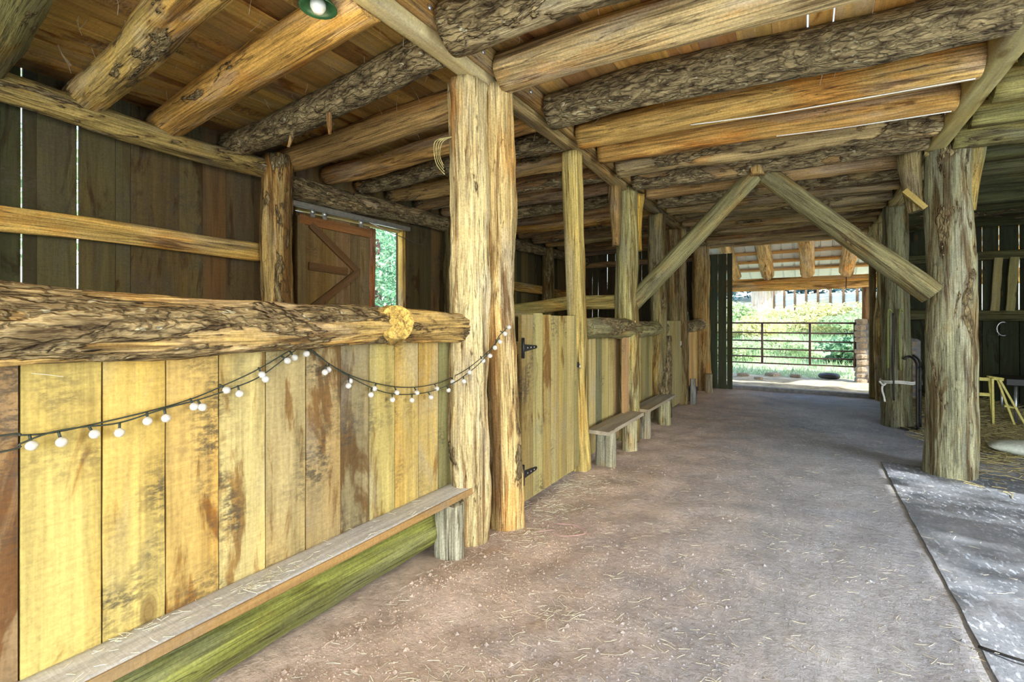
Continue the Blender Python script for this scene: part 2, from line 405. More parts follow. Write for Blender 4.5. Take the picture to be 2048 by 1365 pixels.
# ceiling boards -----------------------------------------------------
ceil = tag(empty('ceiling', (0, 4, 3.14)), 'plank ceiling of the hay loft', kind='structure')
x = -4.605
while x < 4.6:
    W = R.uniform(0.15, 0.22)
    gap = 0.0015
    if abs(x - 0.13) < 0.16 and not 'g1' in globals(): g1 = 1; W = 0.145 - x; gap = 0.016
    elif 'g1' in globals() and x > 0.15 and not 'g2' in globals(): g2 = 1; W = 0.19; gap = 0.010
    cut = R.uniform(4.9, 7.6)
    for a, b_ in ((-3.2, cut), (cut + 0.004, 11.0)):
        left = x < -1.8
        c_ = jc(R.choice([(0.66, 0.36, 0.10), (0.55, 0.30, 0.085), (0.70, 0.44, 0.13), (0.42, 0.23, 0.08)]) if not left else R.choice([(0.66, 0.43, 0.12), (0.48, 0.31, 0.10), (0.58, 0.40, 0.12), (0.32, 0.20, 0.07)]), 0.15)
        board('board', (x + W / 2, a, 3.155 + R.uniform(-.003, .003)), (0, 1, 0), (1, 0, 0), b_ - a, W - gap, 0.028, c_, R.uniform(.3, .75), ceil, jit=0.0007, nseg=4)
    x += W

# left wall ---------------------------------------------------------
wl = tag(empty('wall_left', (-4.6, 4, 0)), 'dark weathered plank wall behind the stalls', kind='structure')
edges = [-3.2, -2.9, -2.6, -2.3, -2.05, -1.8, -1.5, -1.25, -1.0, -0.7, -0.45, -0.2, 0.05, 0.3, 0.52, 0.75, 0.96, 1.07, 1.14, 1.37, 1.59, 1.69, 2.04, 2.23, 2.43, 2.70, 2.94, 3.15]
gaps = {1.07: 0.013, 1.37: 0.014, 1.59: 0.004, 1.69: 0.004, 2.70: 0.008, 0.75: 0.01}
def wallboards(edges, z0, z1):
    for a, b_ in zip(edges[:-1], edges[1:]):
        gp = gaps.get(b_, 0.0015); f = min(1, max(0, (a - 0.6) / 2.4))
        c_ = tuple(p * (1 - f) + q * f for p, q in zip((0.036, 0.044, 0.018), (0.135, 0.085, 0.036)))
        if a > 4.6: c_ = R.choice([(0.13, 0.095, 0.035), (0.07, 0.06, 0.026), (0.10, 0.08, 0.032)])
        board('plank', (-4.62 + R.uniform(-.006, .006), (a + b_) / 2 - gp / 2, z0), (0, 0, 1), (0, -1, 0), z1 - z0, b_ - a - gp, 0.026, jc(c_, .25), R.uniform(.3, .8), wl, jit=0.001, nseg=5)
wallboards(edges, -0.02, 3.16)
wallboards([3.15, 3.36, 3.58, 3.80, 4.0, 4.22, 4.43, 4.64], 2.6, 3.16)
e2 = [4.64]
while e2[-1] < 10.7: e2.append(round(e2[-1] + R.uniform(0.16, 0.27), 3))
e2[-1] = 10.82
for e in e2: 
    if R.random() < 0.35: gaps[e] = R.uniform(0.004, 0.011)
wallboards(e2, -0.02, 3.16)
# girts along the wall: half-log rails with a barky upper edge
log('girt_rail', (-4.53, -1.5, 2.10), (-4.53, 2.70, 2.065), .09, .09, (0.62, 0.43, 0.13), 0.05, wl, sq=(0.085, 0.045, 5), rough=0.8, bend=0.02)
log('girt_rail', (-4.53, 5.7, 2.05), (-4.53, 10.7, 1.98), .09, .09, (0.52, 0.34, 0.10), 0.1, wl, sq=(0.085, 0.045, 5), rough=0.8, bend=0.02)
log('girt_rail', (-4.53, -1.5, 0.9), (-4.53, 3.0, 0.9), .09, .09, TAN, 0.1, wl, sq=(0.08, 0.045, 5), rough=0.8)
log('plate_log', (-4.47, -1.2, 2.92), (-4.44, 2.72, 2.86), .10, .095, (0.36, 0.27, 0.09), 0.42, wl, rough=1.2, bend=0.03)
log('plate_log', (-4.47, 2.9, 2.77), (-4.46, 7.2, 2.77), .12, .09, (0.38, 0.28, 0.14), 0.62, wl, rough=1.5, bend=0.05)
log('plate_log', (-4.47, 7.15, 2.78), (-4.46, 10.7, 2.80), .10, .09, (0.32, 0.22, 0.10), 0.6, wl, rough=1.3)

# right wall (solid far part, wide open side door nearer the camera) ---
wr = tag(empty('wall_right', (4.62, 6, 0)), 'dark plank wall of the right bay', kind='structure')
y = 4.4
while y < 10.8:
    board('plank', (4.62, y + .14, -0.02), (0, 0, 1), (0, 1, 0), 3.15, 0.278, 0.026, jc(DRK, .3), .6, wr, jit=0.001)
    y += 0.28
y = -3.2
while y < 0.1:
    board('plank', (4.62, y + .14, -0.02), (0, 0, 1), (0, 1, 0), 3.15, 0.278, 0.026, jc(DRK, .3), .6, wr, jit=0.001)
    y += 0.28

# far wall with the doorway --------------------------------------------
wf = tag(empty('wall_far', (0, 10.85, 0)), 'dark plank end wall beside the open doorway', kind='structure')
x = -4.6
while x < -1.8:
    W = R.uniform(0.14, 0.24); g_ = R.choice([0.002, 0.012, 0.018, 0.004, 0.002])
    board('plank', (x + W / 2, 10.86, -0.02), (0, 0, 1), (1, 0, 0), 3.0, W - g_, 0.026, jc((0.05, 0.04, 0.02), .3), .6, wf, jit=0.004)
    x += W
x = 1.16
while x < 4.6:
    W = R.uniform(0.16, 0.24); z0 = -0.02; g_ = 0.0015
    if 2.35 < x < 3.1: W = R.uniform(0.2, 0.24); g_ = 0.016
    board('plank', (x + W / 2, 10.86, z0), (0, 0, 1), (1, 0, 0), 3.05, W - g_, 0.026, jc((0.035, 0.042, 0.02), .25), .6, wf, jit=0.003)
    x += W
for k in range(5): board('skirt_board', (1.2, 10.91, .15 + k * .29), (1, 0, 0), (0, 0, 1), 3.4, .288, .025, jc((.05, .05, .03), .2), .5, wf, jit=.001)
log('girt_rail', (1.2, 10.78, 2.47), (4.5, 10.78, 2.45), .07, .07, GRN, .2, wf, sq=(.075, .05, 4))
log('girt_rail', (1.2, 10.76, 1.50), (4.5, 10.76, 1.47), .07, .07, GRN, .3, wf, sq=(.09, .05, 4))
log('girt_rail', (-4.5, 10.78, 1.30), (-1.9, 10.78, 1.32), .07, .07, GRN, .3, wf, sq=(.09, .05, 4))
log('header_log', (-4.5, 10.78, 2.72), (-1.85, 10.78, 2.74), .07, .07, BRN, .3, wf, rough=0.8)
for sx in (2.62, 2.80, 3.05):
    board('stud', (sx, 10.72, 1.56), (0.06, 0, 1), (1, 0, 0), 0.86, 0.10, 0.05, jc(OLV, .2), .5, wf, jit=.006)

# sliding dark door panel at the left of the far doorway
d2 = tag(empty('door_2', (-1.5, 10.7, 0)), 'dark plank sliding door pushed open beside the far doorway', kind='structure')
for a, b_ in ((-1.76, -1.545), (-1.54, -1.375), (-1.368, -1.265)):
    board('plank', ((a + b_) / 2, 10.72, 0.0), (0, 0, 1), (1, 0, 0), 2.78, b_ - a - .004, 0.03, jc((0.05, 0.055, 0.03), .2), .3, d2, jit=0.002)
board('ledge_board', (-1.74, 10.75, 2.5), (1, 0, 0), (0, 0, 1), 0.46, 0.12, 0.03, DRK, .3, d2)
tag(board('threshold', (-1.85, 10.9, 0.0), (1, 0, 0), (0, 1, 0), 3.1, 0.16, 0.13, (.2, .2, .2), .3, None, jit=.004, nseg=8, mat='concrete'), 'grey sill across the far doorway', 'sill')

# sliding stall door on the left wall, its track and the gap beside it ----
d1 = tag(empty('door_1', (-4.5, 3.6, 0)), 'plank sliding door with diagonal braces, half open on the left wall', kind='structure')
for a, b_ in ((3.1, 3.2), (3.203, 3.42), (3.424, 3.60), (3.603, 3.80), (3.803, 3.94), (3.943, 4.10)):
    board('plank', (-4.545, (a + b_) / 2, 0.05), (0, 0, 1), (0, -1, 0), 2.5, b_ - a, 0.024, jc((0.17, 0.115, 0.05), .2), .5, d1, jit=.001)
def strut(name, a, b_, W, T, col, par, dirt=.4, wv=None):
    a = V(a); b_ = V(b_); d = b_ - a
    return board(name, a, d, wv or V((1, 0, 0)).cross(d), d.length, W, T, col, dirt, par, jit=.002)
BR = (0.13, 0.075, 0.035)
strut('top_rail', (-4.518, 3.12, 2.47), (-4.518, 4.10, 2.455), .10, .03, (0.24, 0.12, 0.05), d1)
strut('brace', (-4.516, 3.26, 2.43), (-4.516, 3.90, 1.98), .075, .03, BR, d1)
strut('middle_rail', (-4.518, 3.24, 1.985), (-4.518, 3.74, 1.965), .085, .026, BR, d1)
strut('brace', (-4.514, 3.90, 1.98), (-4.514, 3.26, 1.52), .075, .03, BR, d1)
strut('bottom_rail', (-4.518, 3.12, 0.4), (-4.518, 4.08, 0.4), .12, .03, BR, d1)
strut('stile', (-4.518, 3.145, 0.1), (-4.518, 3.145, 2.5), .09, .026, (0.2, 0.15, 0.07), d1, wv=(0, -1, 0))
log('edge_stile', (-4.53, 4.12, 0.05), (-4.53, 4.12, 2.53), .04, .04, (0.34, 0.15, 0.06), .3, d1, sq=(.035, .045, 5))
tr = tag(empty('sliding_door_track', (-4.47, 3.8, 2.62)), 'grey steel sliding-door track under the bark log on the left wall', 'door track')
def boxm(name, c, s, mat, parent=None, color=None):
    hx, hy, hz = (q / 2 for q in s); b = min(s) * 0.12
    vs_ = []; 
    for z, ins in ((-hz, b), (-hz + b, 0), (hz - b, 0), (hz, b)):
        vs_ += [(-hx + ins, -hy + ins, z), (hx - ins, -hy + ins, z), (hx - ins, hy - ins, z), (-hx + ins, hy - ins, z)]
    fs = [(3, 2, 1, 0), (12, 13, 14, 15)]
    for i in range(3):
        for k in range(4): k2 = (k + 1) % 4; fs.append((i * 4 + k, i * 4 + k2, i * 4 + 4 + k2, i * 4 + 4 + k))
    return mesh(name, vs_, fs, mat, parent, Matrix.Translation(V(c)), color)
boxm('rail', (-4.44, 3.80, 2.60), (.05, 1.75, .055), 'steel', tr)
for yy in (3.23, 3.38, 3.88):
    boxm('hanger', (-4.44, yy, 2.545), (.012, .05, .10), 'steel', tr); lathe('roller', [(.0, -.01), (.025, -.01), (.025, .01), (0, .01)], (-4.43, yy, 2.55), 'steel', tr, mw=frame_zx(V((-4.43, yy, 2.55)), (1, 0, 0), (0, 1, 0)))
t1 = tag(log('trim_1', (-4.58, 4.68, 0), (-4.58, 4.68, 2.60), .05, .05, (0.62, 0.40, 0.10), .0, None, sq=(.05, .035, 6), rough=.4, bend=0), 'yellow wooden jamb of the half-open stall door', kind='structure')
t2 = tag(strut('trim_2', (-4.60, 3.15, 2.60), (-4.60, 4.70, 2.585), .05, .06, (0.5, 0.36, 0.12), None), 'light wooden head above the half-open stall door', kind='structure')
tag(tube('thin_metal_rod', [(-4.38, 3.95, 2.56), (-4.40, 4.3, 2.50), (-4.44, 4.95, 2.42)], .005, 'steel'), 'thin metal rod sticking out across the open stall door', 'rod')

# ================================================================== FRAME: beams, posts, braces, joists
def T(o, label, cat, group=None): return tag(o, label, cat, group)
bm = T(empty('main_beam', (-1.8, 2, 2.93)), 'pale squared main beam with bolts running over the stall fronts', 'beam')
log('beam_timber', (-1.805, -3, 3.02), (-1.805, 2.72, 3.02), .1, .1, (0.60, 0.49, 0.23), .2, bm, sq=(.085, .062, 8), rough=.7, bend=.0, mat='plank')
log('beam_timber', (-1.81, 2.73, 3.02), (-1.81, 10.8, 2.99), .1, .1, (0.36, 0.25, 0.10), .15, bm, sq=(.085, .065, 6), rough=1.0, bend=.012)
log('ledger_board', (-1.715, -3, 3.06), (-1.715, 2.66, 3.06), .1, .1, (0.44, 0.30, 0.12), .12, bm, sq=(.07, .028, 8), rough=.6, bend=0)
log('ledger_board', (-1.715, 2.68, 3.055), (-1.715, 8.2, 3.05), .1, .1, (0.40, 0.26, 0.09), .1, bm, sq=(.07, .028, 8), rough=.6, bend=0)
for yy in (1.93, 2.42, 3.02, 3.6, 4.6, 5.3): lathe('bolt', [(.0, 0), (.016, 0), (.016, .006), (.008, .010), (0, .011)], (0, 0, 0), 'steel', bm, mw=frame_zx(V((-1.687, yy, 3.05)), (1, 0, 0), (0, 1, 0)))
rb = T(empty('aisle_side_beam', (1.0, 5, 2.95)), 'pale bolted beam over the posts on the right of the aisle', 'beam')
log('beam_timber', (1.01, -3, 3.03), (1.01, 5.72, 3.03), .1, .1, (0.44, 0.37, 0.15), .1, rb, sq=(.09, .075, 8), rough=.5, bend=0, mat='plank')
log('beam_timber', (1.01, 5.74, 3.0), (1.03, 10.8, 2.96), .1, .1, (0.55, 0.45, 0.20), .0, rb, sq=(.09, .075, 6), rough=1.3, bend=.02)
for yy in (3.75, 4.32, 4.95): lathe('bolt', [(.0, 0), (.014, 0), (.014, .005), (.007, .009), (0, .01)], (0, 0, 0), 'steel', rb, mw=frame_zx(V((.936, yy, 3.02)), (-1, 0, 0), (0, 1, 0)))

# posts
T(log('split_log_post', (-1.85, 2.50, -.03), (-1.87, 2.50, 2.93), .125, .125, (0.66, 0.54, 0.28), .32, rough=1.7, bend=.03, step=.035, segs=36, mat='post'), 'tall pale split log post holding the end of the barky top rail', 'post')
T(log('round_log_post', (-1.74, 2.78, -.03), (-1.755, 2.69, 2.94), .112, .105, (0.62, 0.47, 0.21), .34, rough=1.7, bend=.035, step=.035, segs=36, mat='post'), 'tall light log post beside the strap-hinged gate', 'post')
T(log('squared_gate_post', (-1.80, 4.20, -.03), (-1.81, 4.02, 2.93), .1, .09, (0.50, 0.39, 0.13), .0, sq=(.075, .085, 5), rough=1.2, bend=.02), 'yellow squared post at the latch side of the near gate', 'post')
p3 = T(empty('braced_aisle_post', (-1.8, 5.6, 0)), 'greenish log post carrying the left diagonal brace', 'post')
log('trunk', (-1.80, 5.55, -.03), (-1.80, 5.55, 2.95), .15, .12, (0.38, 0.35, 0.15), .25, p3, rough=.9, mat='post')
log('side_cleat', (-1.83, 5.25, 2.25), (-1.84, 5.25, 2.93), .04, .075, (0.34, 0.22, 0.08), .3, p3, rough=1.2)
log('side_cleat', (-1.74, 5.80, 2.25), (-1.74, 5.82, 2.93), .05, .07, (0.66, 0.42, 0.08), .1, p3, rough=1.8)
T(log('slim_log_post', (-1.80, 6.95, -.03), (-1.80, 6.90, 2.9), .12, .115, (0.26, 0.22, 0.09), .35, rough=1.0, mat='post'), 'dark log post between the far bench and the far gate', 'post')
T(log('broad_log_post', (-1.82, 8.45, -.03), (-1.86, 8.20, 2.9), .14, .2, (0.28, 0.21, 0.09), .1, rough=.9, mat='post'), 'broad brown log post at the latch side of the far gate', 'post')
T(log('doorway_log_post', (-1.78, 10.35, -.03), (-1.80, 10.30, 2.9), .16, .16, (0.46, 0.32, 0.12), .2, rough=1.3, mat='post'), 'golden log post at the left of the far doorway', 'post')
T(log('wall_log_post', (-4.38, 2.82, 0), (-4.38, 2.80, 3.0), .15, .135, (0.52, 0.37, 0.14), .42, rough=1.3, bend=.03, mat='post'), 'blackened log post against the left wall beside the sliding door', 'post')
T(log('wall_log_post', (-4.40, 5.55, 0), (-4.40, 5.55, 2.9), .13, .12, (0.16, 0.13, 0.05), .4, mat='post'), 'dark log post against the left wall right of the half-open stall door', 'post')
T(log('wall_log_post', (-4.40, 8.6, 0), (-4.40, 8.6, 2.85), .13, .12, (0.2, 0.16, 0.06), .4, mat='post'), 'far log post against the left wall seen over the near gate', 'post')
rp = T(empty('main_right_post', (1.1, 5.8, 0)), 'thick grey-green log post in the middle of the right side', 'post')
log('trunk', (1.12, 5.80, -.03), (1.11, 5.80, 2.97), .19, .16, (0.32, 0.32, 0.20), .36, rp, rough=.8, bend=.03, step=.035, segs=36, mat='post')
log('side_cleat', (.88, 5.80, 2.42), (.84, 5.80, 3.0), .06, .10, (0.27, 0.21, 0.09), .35, rp, rough=1.4)
log('side_cleat', (1.27, 5.80, 2.38), (1.31, 5.80, 3.05), .03, .075, (0.36, 0.32, 0.13), .2, rp, rough=1.2)
strut('cleat_block', (.78, 5.66, 2.60), (.93, 5.66, 2.42), .05, .045, (0.40, 0.31, 0.10), rp, wv=(0, 1, 0))
T(log('roped_log_post', (1.05, 8.15, -.03), (1.03, 8.15, 2.93), .17, .14, (0.24, 0.24, 0.14), .15, rough=.8, mat='post'), 'dark log post with a white rope tied round its foot', 'post')
T(log('crooked_log_post', (1.17, 10.55, -.03), (1.12, 10.55, 2.9), .11, .10, (0.36, 0.26, 0.09), .25, rough=1.2, bend=.06, mat='post'), 'slim crooked log post at the right of the far doorway', 'post')
T(log('door_jamb_post', (1.04, 10.80, 0), (1.04, 10.80, 2.85), .1, .1, (0.2, 0.15, 0.06), .1, sq=(.05, .06, 6), rough=.5, bend=0), 'dark squared jamb post right of the far doorway', 'post')
T(log('tapering_post', (1.20, 9.3, -.03), (1.02, 9.3, 2.9), .10, .13, (0.58, 0.50, 0.24), .05, rough=1.5, bend=.05), 'pale crooked post between the roped post and the doorway', 'post')

# braces
T(log('diagonal_brace', (-1.74, 5.58, 1.60), (-.45, 5.56, 2.92), .10, .09, (0.27, 0.25, 0.12), .25, rough=.7, bend=.02), 'grey log brace rising from the left post to mid-aisle', 'brace')
T(log('diagonal_brace', (.98, 5.66, 1.64), (-.36, 5.60, 2.92), .105, .095, (0.24, 0.22, 0.11), .3, rough=.7, bend=.02), 'mossy log brace rising from the thick right post to mid-aisle', 'brace')
T(log('brace_block', (-.41, 5.52, 2.88), (-.41, 5.52, 3.06), .06, .06, (0.40, 0.27, 0.10), .4, sq=(.06, .11, 5)), 'short wooden block where the two diagonal braces meet', 'block')

# joists: over the left stalls, over the aisle, over the right bay
def strip(parent, p, L, lean):
    pts = [V(p) + V((lean * t * L, 0.3 * lean * t * L, -t * L)) for t in (0, .33, .66, 1)]
    vs_ = []; fs = []
    for i, q in enumerate(pts):
        ww = (.012, .022, .02, .008)[i]
        vs_ += [tuple(q - pts[0] + V((-ww, 0, 0))), tuple(q - pts[0] + V((ww, .004, 0))), tuple(q - pts[0] + V((ww, .012, 0))), tuple(q - pts[0] + V((-ww, .008, 0)))]
    for i in range(3):
        for k in range(4): k2 = (k + 1) % 4; fs.append((i * 4 + k, i * 4 + k2, i * 4 + 4 + k2, i * 4 + 4 + k))
    fs += [(3, 2, 1, 0), (12, 13, 14, 15)]
    return mesh('bark_strip', vs_, fs, 'log', parent, Matrix.Translation(pts[0]), (.34, .22, .1, .3))
LJ = [(.83, .62, .125, (0.26, 0.24, 0.09), .25), (1.37, 1.16, .118, (0.60, 0.42, 0.13), .42), (1.90, 1.68, .122, (0.58, 0.33, 0.08), .28),
      (2.45, 2.22, .115, (0.34, 0.24, 0.12), .92), (2.97, 2.86, .125, (0.40, 0.25, 0.09), .05), (3.52, 3.40, .105, (0.44, 0.25, 0.075), .15),
      (3.98, 3.95, .10, (0.34, 0.22, 0.09), .6), (4.47, 4.5, .10, (0.40, 0.25, 0.09), .35), (5.0, 5.0, .11, BRN, .5), (5.55, 5.55, .10, BRN, .3), (6.1, 6.1, .11, TAN, .6),
      (6.65, 6.65, .10, BRN, .2), (7.2, 7.2, .11, ORG, .2), (7.75, 7.75, .1, BRN, .5), (8.3, 8.3, .11, BRN, .4), (8.85, 8.85, .1, TAN, .3), (9.4, 9.4, .1, BRN, .3), (9.95, 9.95, .1, BRN, .3), (10.5, 10.5, .1, BRN, .2)]
LOOK = lambda b: 'bark-covered' if b > .55 else ('bark-patched' if b > .22 else 'peeled smooth')
vis = 0
for yw, yb, r, col, bk in LJ:
    o = log('log_joist', (-4.56, yw, 3.02), (-1.862, yb, 3.035), r * 1.0, r * .97, col, bk, rough=1.0 if bk > .1 else .5, bend=.03, step=.045)
    tail = 'dark one in the top left corner' if vis == 0 else ORD[vis] + ' from the top left corner'
    T(o, '%s log joist over the left stalls, %s' % (LOOK(bk), tail), 'joist', 'log joists over the stalls')
    if abs(yw - 2.45) < .01: strip(o, (-2.95, 2.27, 2.97), .22, .06); strip(o, (-3.38, 2.31, 2.96), .20, -.35)
    vis += 1
RJ = [(1.5, 1.6, .13, PALE, .3), (2.10, 2.15, .14, (0.52, 0.43, 0.24), .55), (2.64, 2.68, .125, (0.56, 0.42, 0.20), .04),
      (3.32, 3.44, .135, (0.40, 0.35, 0.17), .80), (3.88, 4.05, .115, (0.56, 0.35, 0.10), .0), (4.37, 4.62, .105, (0.54, 0.31, 0.085), .04), (4.88, 5.10, .11, (0.52, 0.38, 0.17), .45),
      (5.45, 5.52, .11, (0.36, 0.27, 0.13), .62), (5.98, 6.05, .105, (0.48, 0.30, 0.12), .12), (6.5, 6.55, .105, (0.34, 0.25, 0.11), .6), (7.02, 7.05, .10, (0.42, 0.29, 0.11), .15),
      (7.55, 7.6, .105, (0.30, 0.22, 0.09), .45), (8.05, 8.1, .10, (0.36, 0.26, 0.10), .2), (8.6, 8.6, .105, (0.30, 0.21, 0.09), .35), (9.1, 9.1, .10, (0.34, 0.24, 0.09), .15), (9.65, 9.65, .10, BRN, .3), (10.2, 10.2, .1, TAN, .2), (10.62, 10.62, .11, TAN, .25)]
for i, (ya, yb, r, col, bk) in enumerate(RJ):
    o = log('log_joist', (-1.675, ya, 3.015), (.925, yb, 3.02), r * 1.02, r, col, bk, rough=1.1 if bk > .1 else .5, bend=.03, step=.04)
    tail = 'almost hidden above the top edge' if i == 0 else ORD[i - 1] + ' below the top edge'
    T(o, '%s log joist over the aisle, %s' % (LOOK(bk), tail), 'joist', 'log joists over the aisle')
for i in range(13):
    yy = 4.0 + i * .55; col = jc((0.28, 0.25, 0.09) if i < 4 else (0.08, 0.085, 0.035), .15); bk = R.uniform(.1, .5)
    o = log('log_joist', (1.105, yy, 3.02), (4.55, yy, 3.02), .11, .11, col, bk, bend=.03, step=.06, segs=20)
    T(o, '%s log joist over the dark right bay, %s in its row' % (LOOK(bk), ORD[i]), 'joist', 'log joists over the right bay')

# ================================================================== STALL FRONTS
# near partition
sp = T(empty('stall_partition', (-1.93, 1.3, 0)), 'tall wide yellow plank front of the near stall behind the string lights', 'partition')
pe = [-1.2, -1.0, -.8, -.6, -.38, -.16, .06, .25, 0.44, 0.63, 0.81, 0.99, 1.18, 1.37, 1.56, 1.74, 1.92, 2.11, 2.29, 2.50]
pc = [(YEL, .3)] * 7 + [((0.30, 0.20, 0.10), .85), ((0.55, 0.44, 0.15), .50), ((0.56, 0.43, 0.14), .56), ((0.55, 0.39, 0.12), .76), ((0.52, 0.43, 0.18), .68), ((0.42, 0.34, 0.16), .60), ((0.34, 0.27, 0.13), .82), ((0.26, 0.21, 0.11), .74), ((0.45, 0.37, 0.13), .52), ((0.50, 0.38, 0.12), .45), ((0.45, 0.34, 0.11), .62), ((0.22, 0.21, 0.09), .5)]
for a, b_, (c_, dd) in zip(pe[:-1], pe[1:], pc):
    board('plank', (-1.945 + R.uniform(-.003, .003), (a + b_) / 2, .06), (0, 0, 1), (0, -1, 0), 1.30, b_ - a - .005, .03, jc(c_, .05), dd, sp, jit=.0012, nseg=6)
for zz in (.28, 1.12): board('back_batten', (-1.985, -1.2, zz), (0, 1, 0), (0, 0, 1), 3.7, .09, .035, TAN, .4, sp)
tl = T(log('top_rail_log', (-1.84, -1.2, 1.325), (-1.845, 2.60, 1.345), .124, .084, (0.64, 0.44, 0.15), .56, rough=1.8, bend=.02, bow=.055, step=.025, segs=44), 'thick barky log lying along the top of the near stall front', 'log rail')
log('branch_stub', (-1.86, 1.82, 1.375), (-1.742, 1.75, 1.392), .105, .085, (0.62, 0.42, 0.11), .0, tl, rough=.7, step=.012, bend=0)
T(log('sill_log', (-1.97, -1.2, .165), (-1.96, 2.36, .165), .13, .125, (0.22, 0.235, 0.05), .1, rough=.8, bend=.02, step=.04), 'mossy green sill log under the long near bench', 'log')
bA = T(empty('wall_bench', (-1.86, 1.2, 0)), 'long grey plank bench along the near stall front', 'bench')
log('seat_board', (-1.85, -1.2, .345), (-1.85, 2.61, .345), .1, .1, (0.60, 0.61, 0.62), .0, bA, sq=(.02, .088, 10), rough=.25, bend=0, mat='plank')
log('front_edge', (-1.760, -1.2, .345), (-1.760, 2.61, .345), .1, .1, (0.33, 0.23, 0.11), .0, bA, sq=(.019, .004, 10), rough=.15, bend=0, mat='plank')
log('leg', (-1.80, 2.24, -.02), (-1.80, 2.24, .325), .085, .08, (0.50, 0.49, 0.36), .3, bA, rough=1.4, step=.03, bend=0)
log('leg', (-1.80, -.6, -.02), (-1.80, -.6, .325), .085, .08, (0.50, 0.49, 0.36), .3, bA, rough=1.4, step=.03, bend=0)

# near gate
def strap_hinge(par, y, z, dirv=1):
    L = .19; x0 = -1.762
    vs_ = [(0, 0, -.028), (0, L, -.012), (0, L + .012, 0), (0, L, .012), (0, 0, .028)]
    vs2 = [(.006, b, c) for a, b, c in vs_]; n = 5
    fs = [tuple(reversed(range(5))), tuple(range(5, 10))] + [(i, (i + 1) % 5, 5 + (i + 1) % 5, 5 + i) for i in range(5)]
    h = mesh('strap_hinge', [(a, b * dirv, c) for a, b, c in vs_ + vs2], fs, 'iron', par, Matrix.Translation(V((x0, y, z))))
    tube('hinge_knuckle', [(x0 + .004, y - .012 * dirv, z - .075), (x0 + .004, y - .012 * dirv, z + .075)], .011, 'iron', h, 8)
    boxm('hinge_plate', (x0 + .003, y - .012 * dirv, z), (.007, .035, .14), 'iron', h)
    for q in (.05, .10, .15): lathe('hinge_screw', [(0, 0), (.006, 0), (.004, .003), (0, .004)], (0, 0, 0), 'steel', h, 6, mw=frame_zx(V((x0 + .006, y + q * dirv, z)), (1, 0, 0), (0, 1, 0)))
    return h
g1o = T(empty('stall_gate', (-1.79, 3.5, 0)), 'near stall gate of vertical boards with two black strap hinges', 'gate')
ge = [onx for onx in (3.035, 3.21, 3.365, 3.51, 3.655, 3.815, 3.97, 4.08)]
gc = [((.30, .23, .09), .6), ((.34, .29, .12), .5), ((.33, .25, .09), .6), ((.37, .31, .12), .45), ((.36, .30, .12), .5), ((.42, .34, .14), .3), ((.26, .23, .10), .55)]
for a, b_, (c_, dd) in zip(ge[:-1], ge[1:], gc):
    board('plank', (-1.785, (a + b_) / 2, .06), (0, 0, 1), (0, -1, 0), 1.39 + R.uniform(-.008, .008), b_ - a - .004, .03, jc(c_, .08), dd, g1o, jit=.001)
for zz in (.27, 1.2): board('back_batten', (-1.82, 3.05, zz), (0, 1, 0), (0, 0, 1), 1.0, .1, .03, TAN, .4, g1o)
strap_hinge(g1o, 3.05, 1.20); strap_hinge(g1o, 3.05, .27)
la = boxm('latch', (-1.762, 4.06, 1.0), (.02, .05, .05), 'iron', g1o)
tube('latch_ring', [(-1.745, 4.06 + .022 * math.cos(a), .985 + .022 * math.sin(a)) for a in [i * math.pi / 6 for i in range(12)]], .005, 'steel', la, 5, True)

# middle partitions
def partition(name, label, y0, y1, z1, n, cols, x=-1.86):
    p = T(empty(name, (x, (y0 + y1) / 2, 0)), label, 'partition'); st = (y1 - y0) / n
    for i in range(n):
        c_, dd = cols[i % len(cols)]
        board('plank', (x + R.uniform(-.008, .008), y0 + (i + .5) * st, .05), (0, 0, 1), (0, -1, 0), z1 - .05, st - .006, .028, jc(c_, .12), dd, p, jit=.002)
    board('back_batten', (x - .035, y0, .95), (0, 1, 0), (0, 0, 1), y1 - y0, .09, .03, TAN, .4, p)
    return p
partition('stall_partition', 'plank stall front between the near gate and the braced post', 4.30, 5.42, 1.30, 6, [((.15, .11, .05), .6), ((.48, .40, .18), .3), ((.17, .16, .09), .5), ((.40, .34, .14), .4), ((.36, .30, .13), .45), ((.34, .23, .11), .3)])
T(board('nailed_board', (-1.745, 5.33, .25), (0, 0, 1), (0, -1, 0), 1.12, .17, .028, (.46, .30, .15), .25, None), 'pinkish board nailed beside the braced post over the middle bench', 'board')
T(board('edge_board', (-1.70, 5.50, .22), (0, 0, 1), (0.5, -1, 0), 1.18, .07, .028, (.62, .54, .26), .1, None), 'narrow pale board standing at the edge of the braced post', 'board')
partition('stall_partition', 'plank stall front behind the far bench', 5.72, 7.25, 1.25, 8, [((.28, .25, .10), .4), ((.22, .20, .08), .5), ((.32, .27, .11), .4)])
T(log('top_rail_log', (-1.79, 4.24, 1.325), (-1.76, 5.70, 1.295), .10, .115, (0.26, 0.24, 0.11), .45, rough=1.3, step=.03), 'dark barky log on top of the stall front by the near gate', 'log rail')
T(log('top_rail_log', (-1.82, 5.72, 1.30), (-1.80, 7.3, 1.28), .11, .09, (0.27, 0.25, 0.11), .45, rough=1.8, step=.03), 'knotty mossy log on top of the stall front behind the far bench', 'log rail')
T(log('mossy_stub_post', (-1.74, 7.12, 0), (-1.74, 7.12, 1.18), .10, .09, (0.22, 0.22, 0.15), .9, rough=1.8, step=.03), 'blotchy bark stub post at the end of the far bench', 'post')
g2o = T(empty('stall_gate', (-1.76, 7.8, 0)), 'far stall gate of light vertical boards', 'gate')
for i in range(5):
    a = 7.34 + i * .195
    board('plank', (-1.76, a + .097, .06), (0, 0, 1), (0, -1, 0), 1.34, .19, .028, jc((.42, .36, .16), .12), .3, g2o, jit=.001)
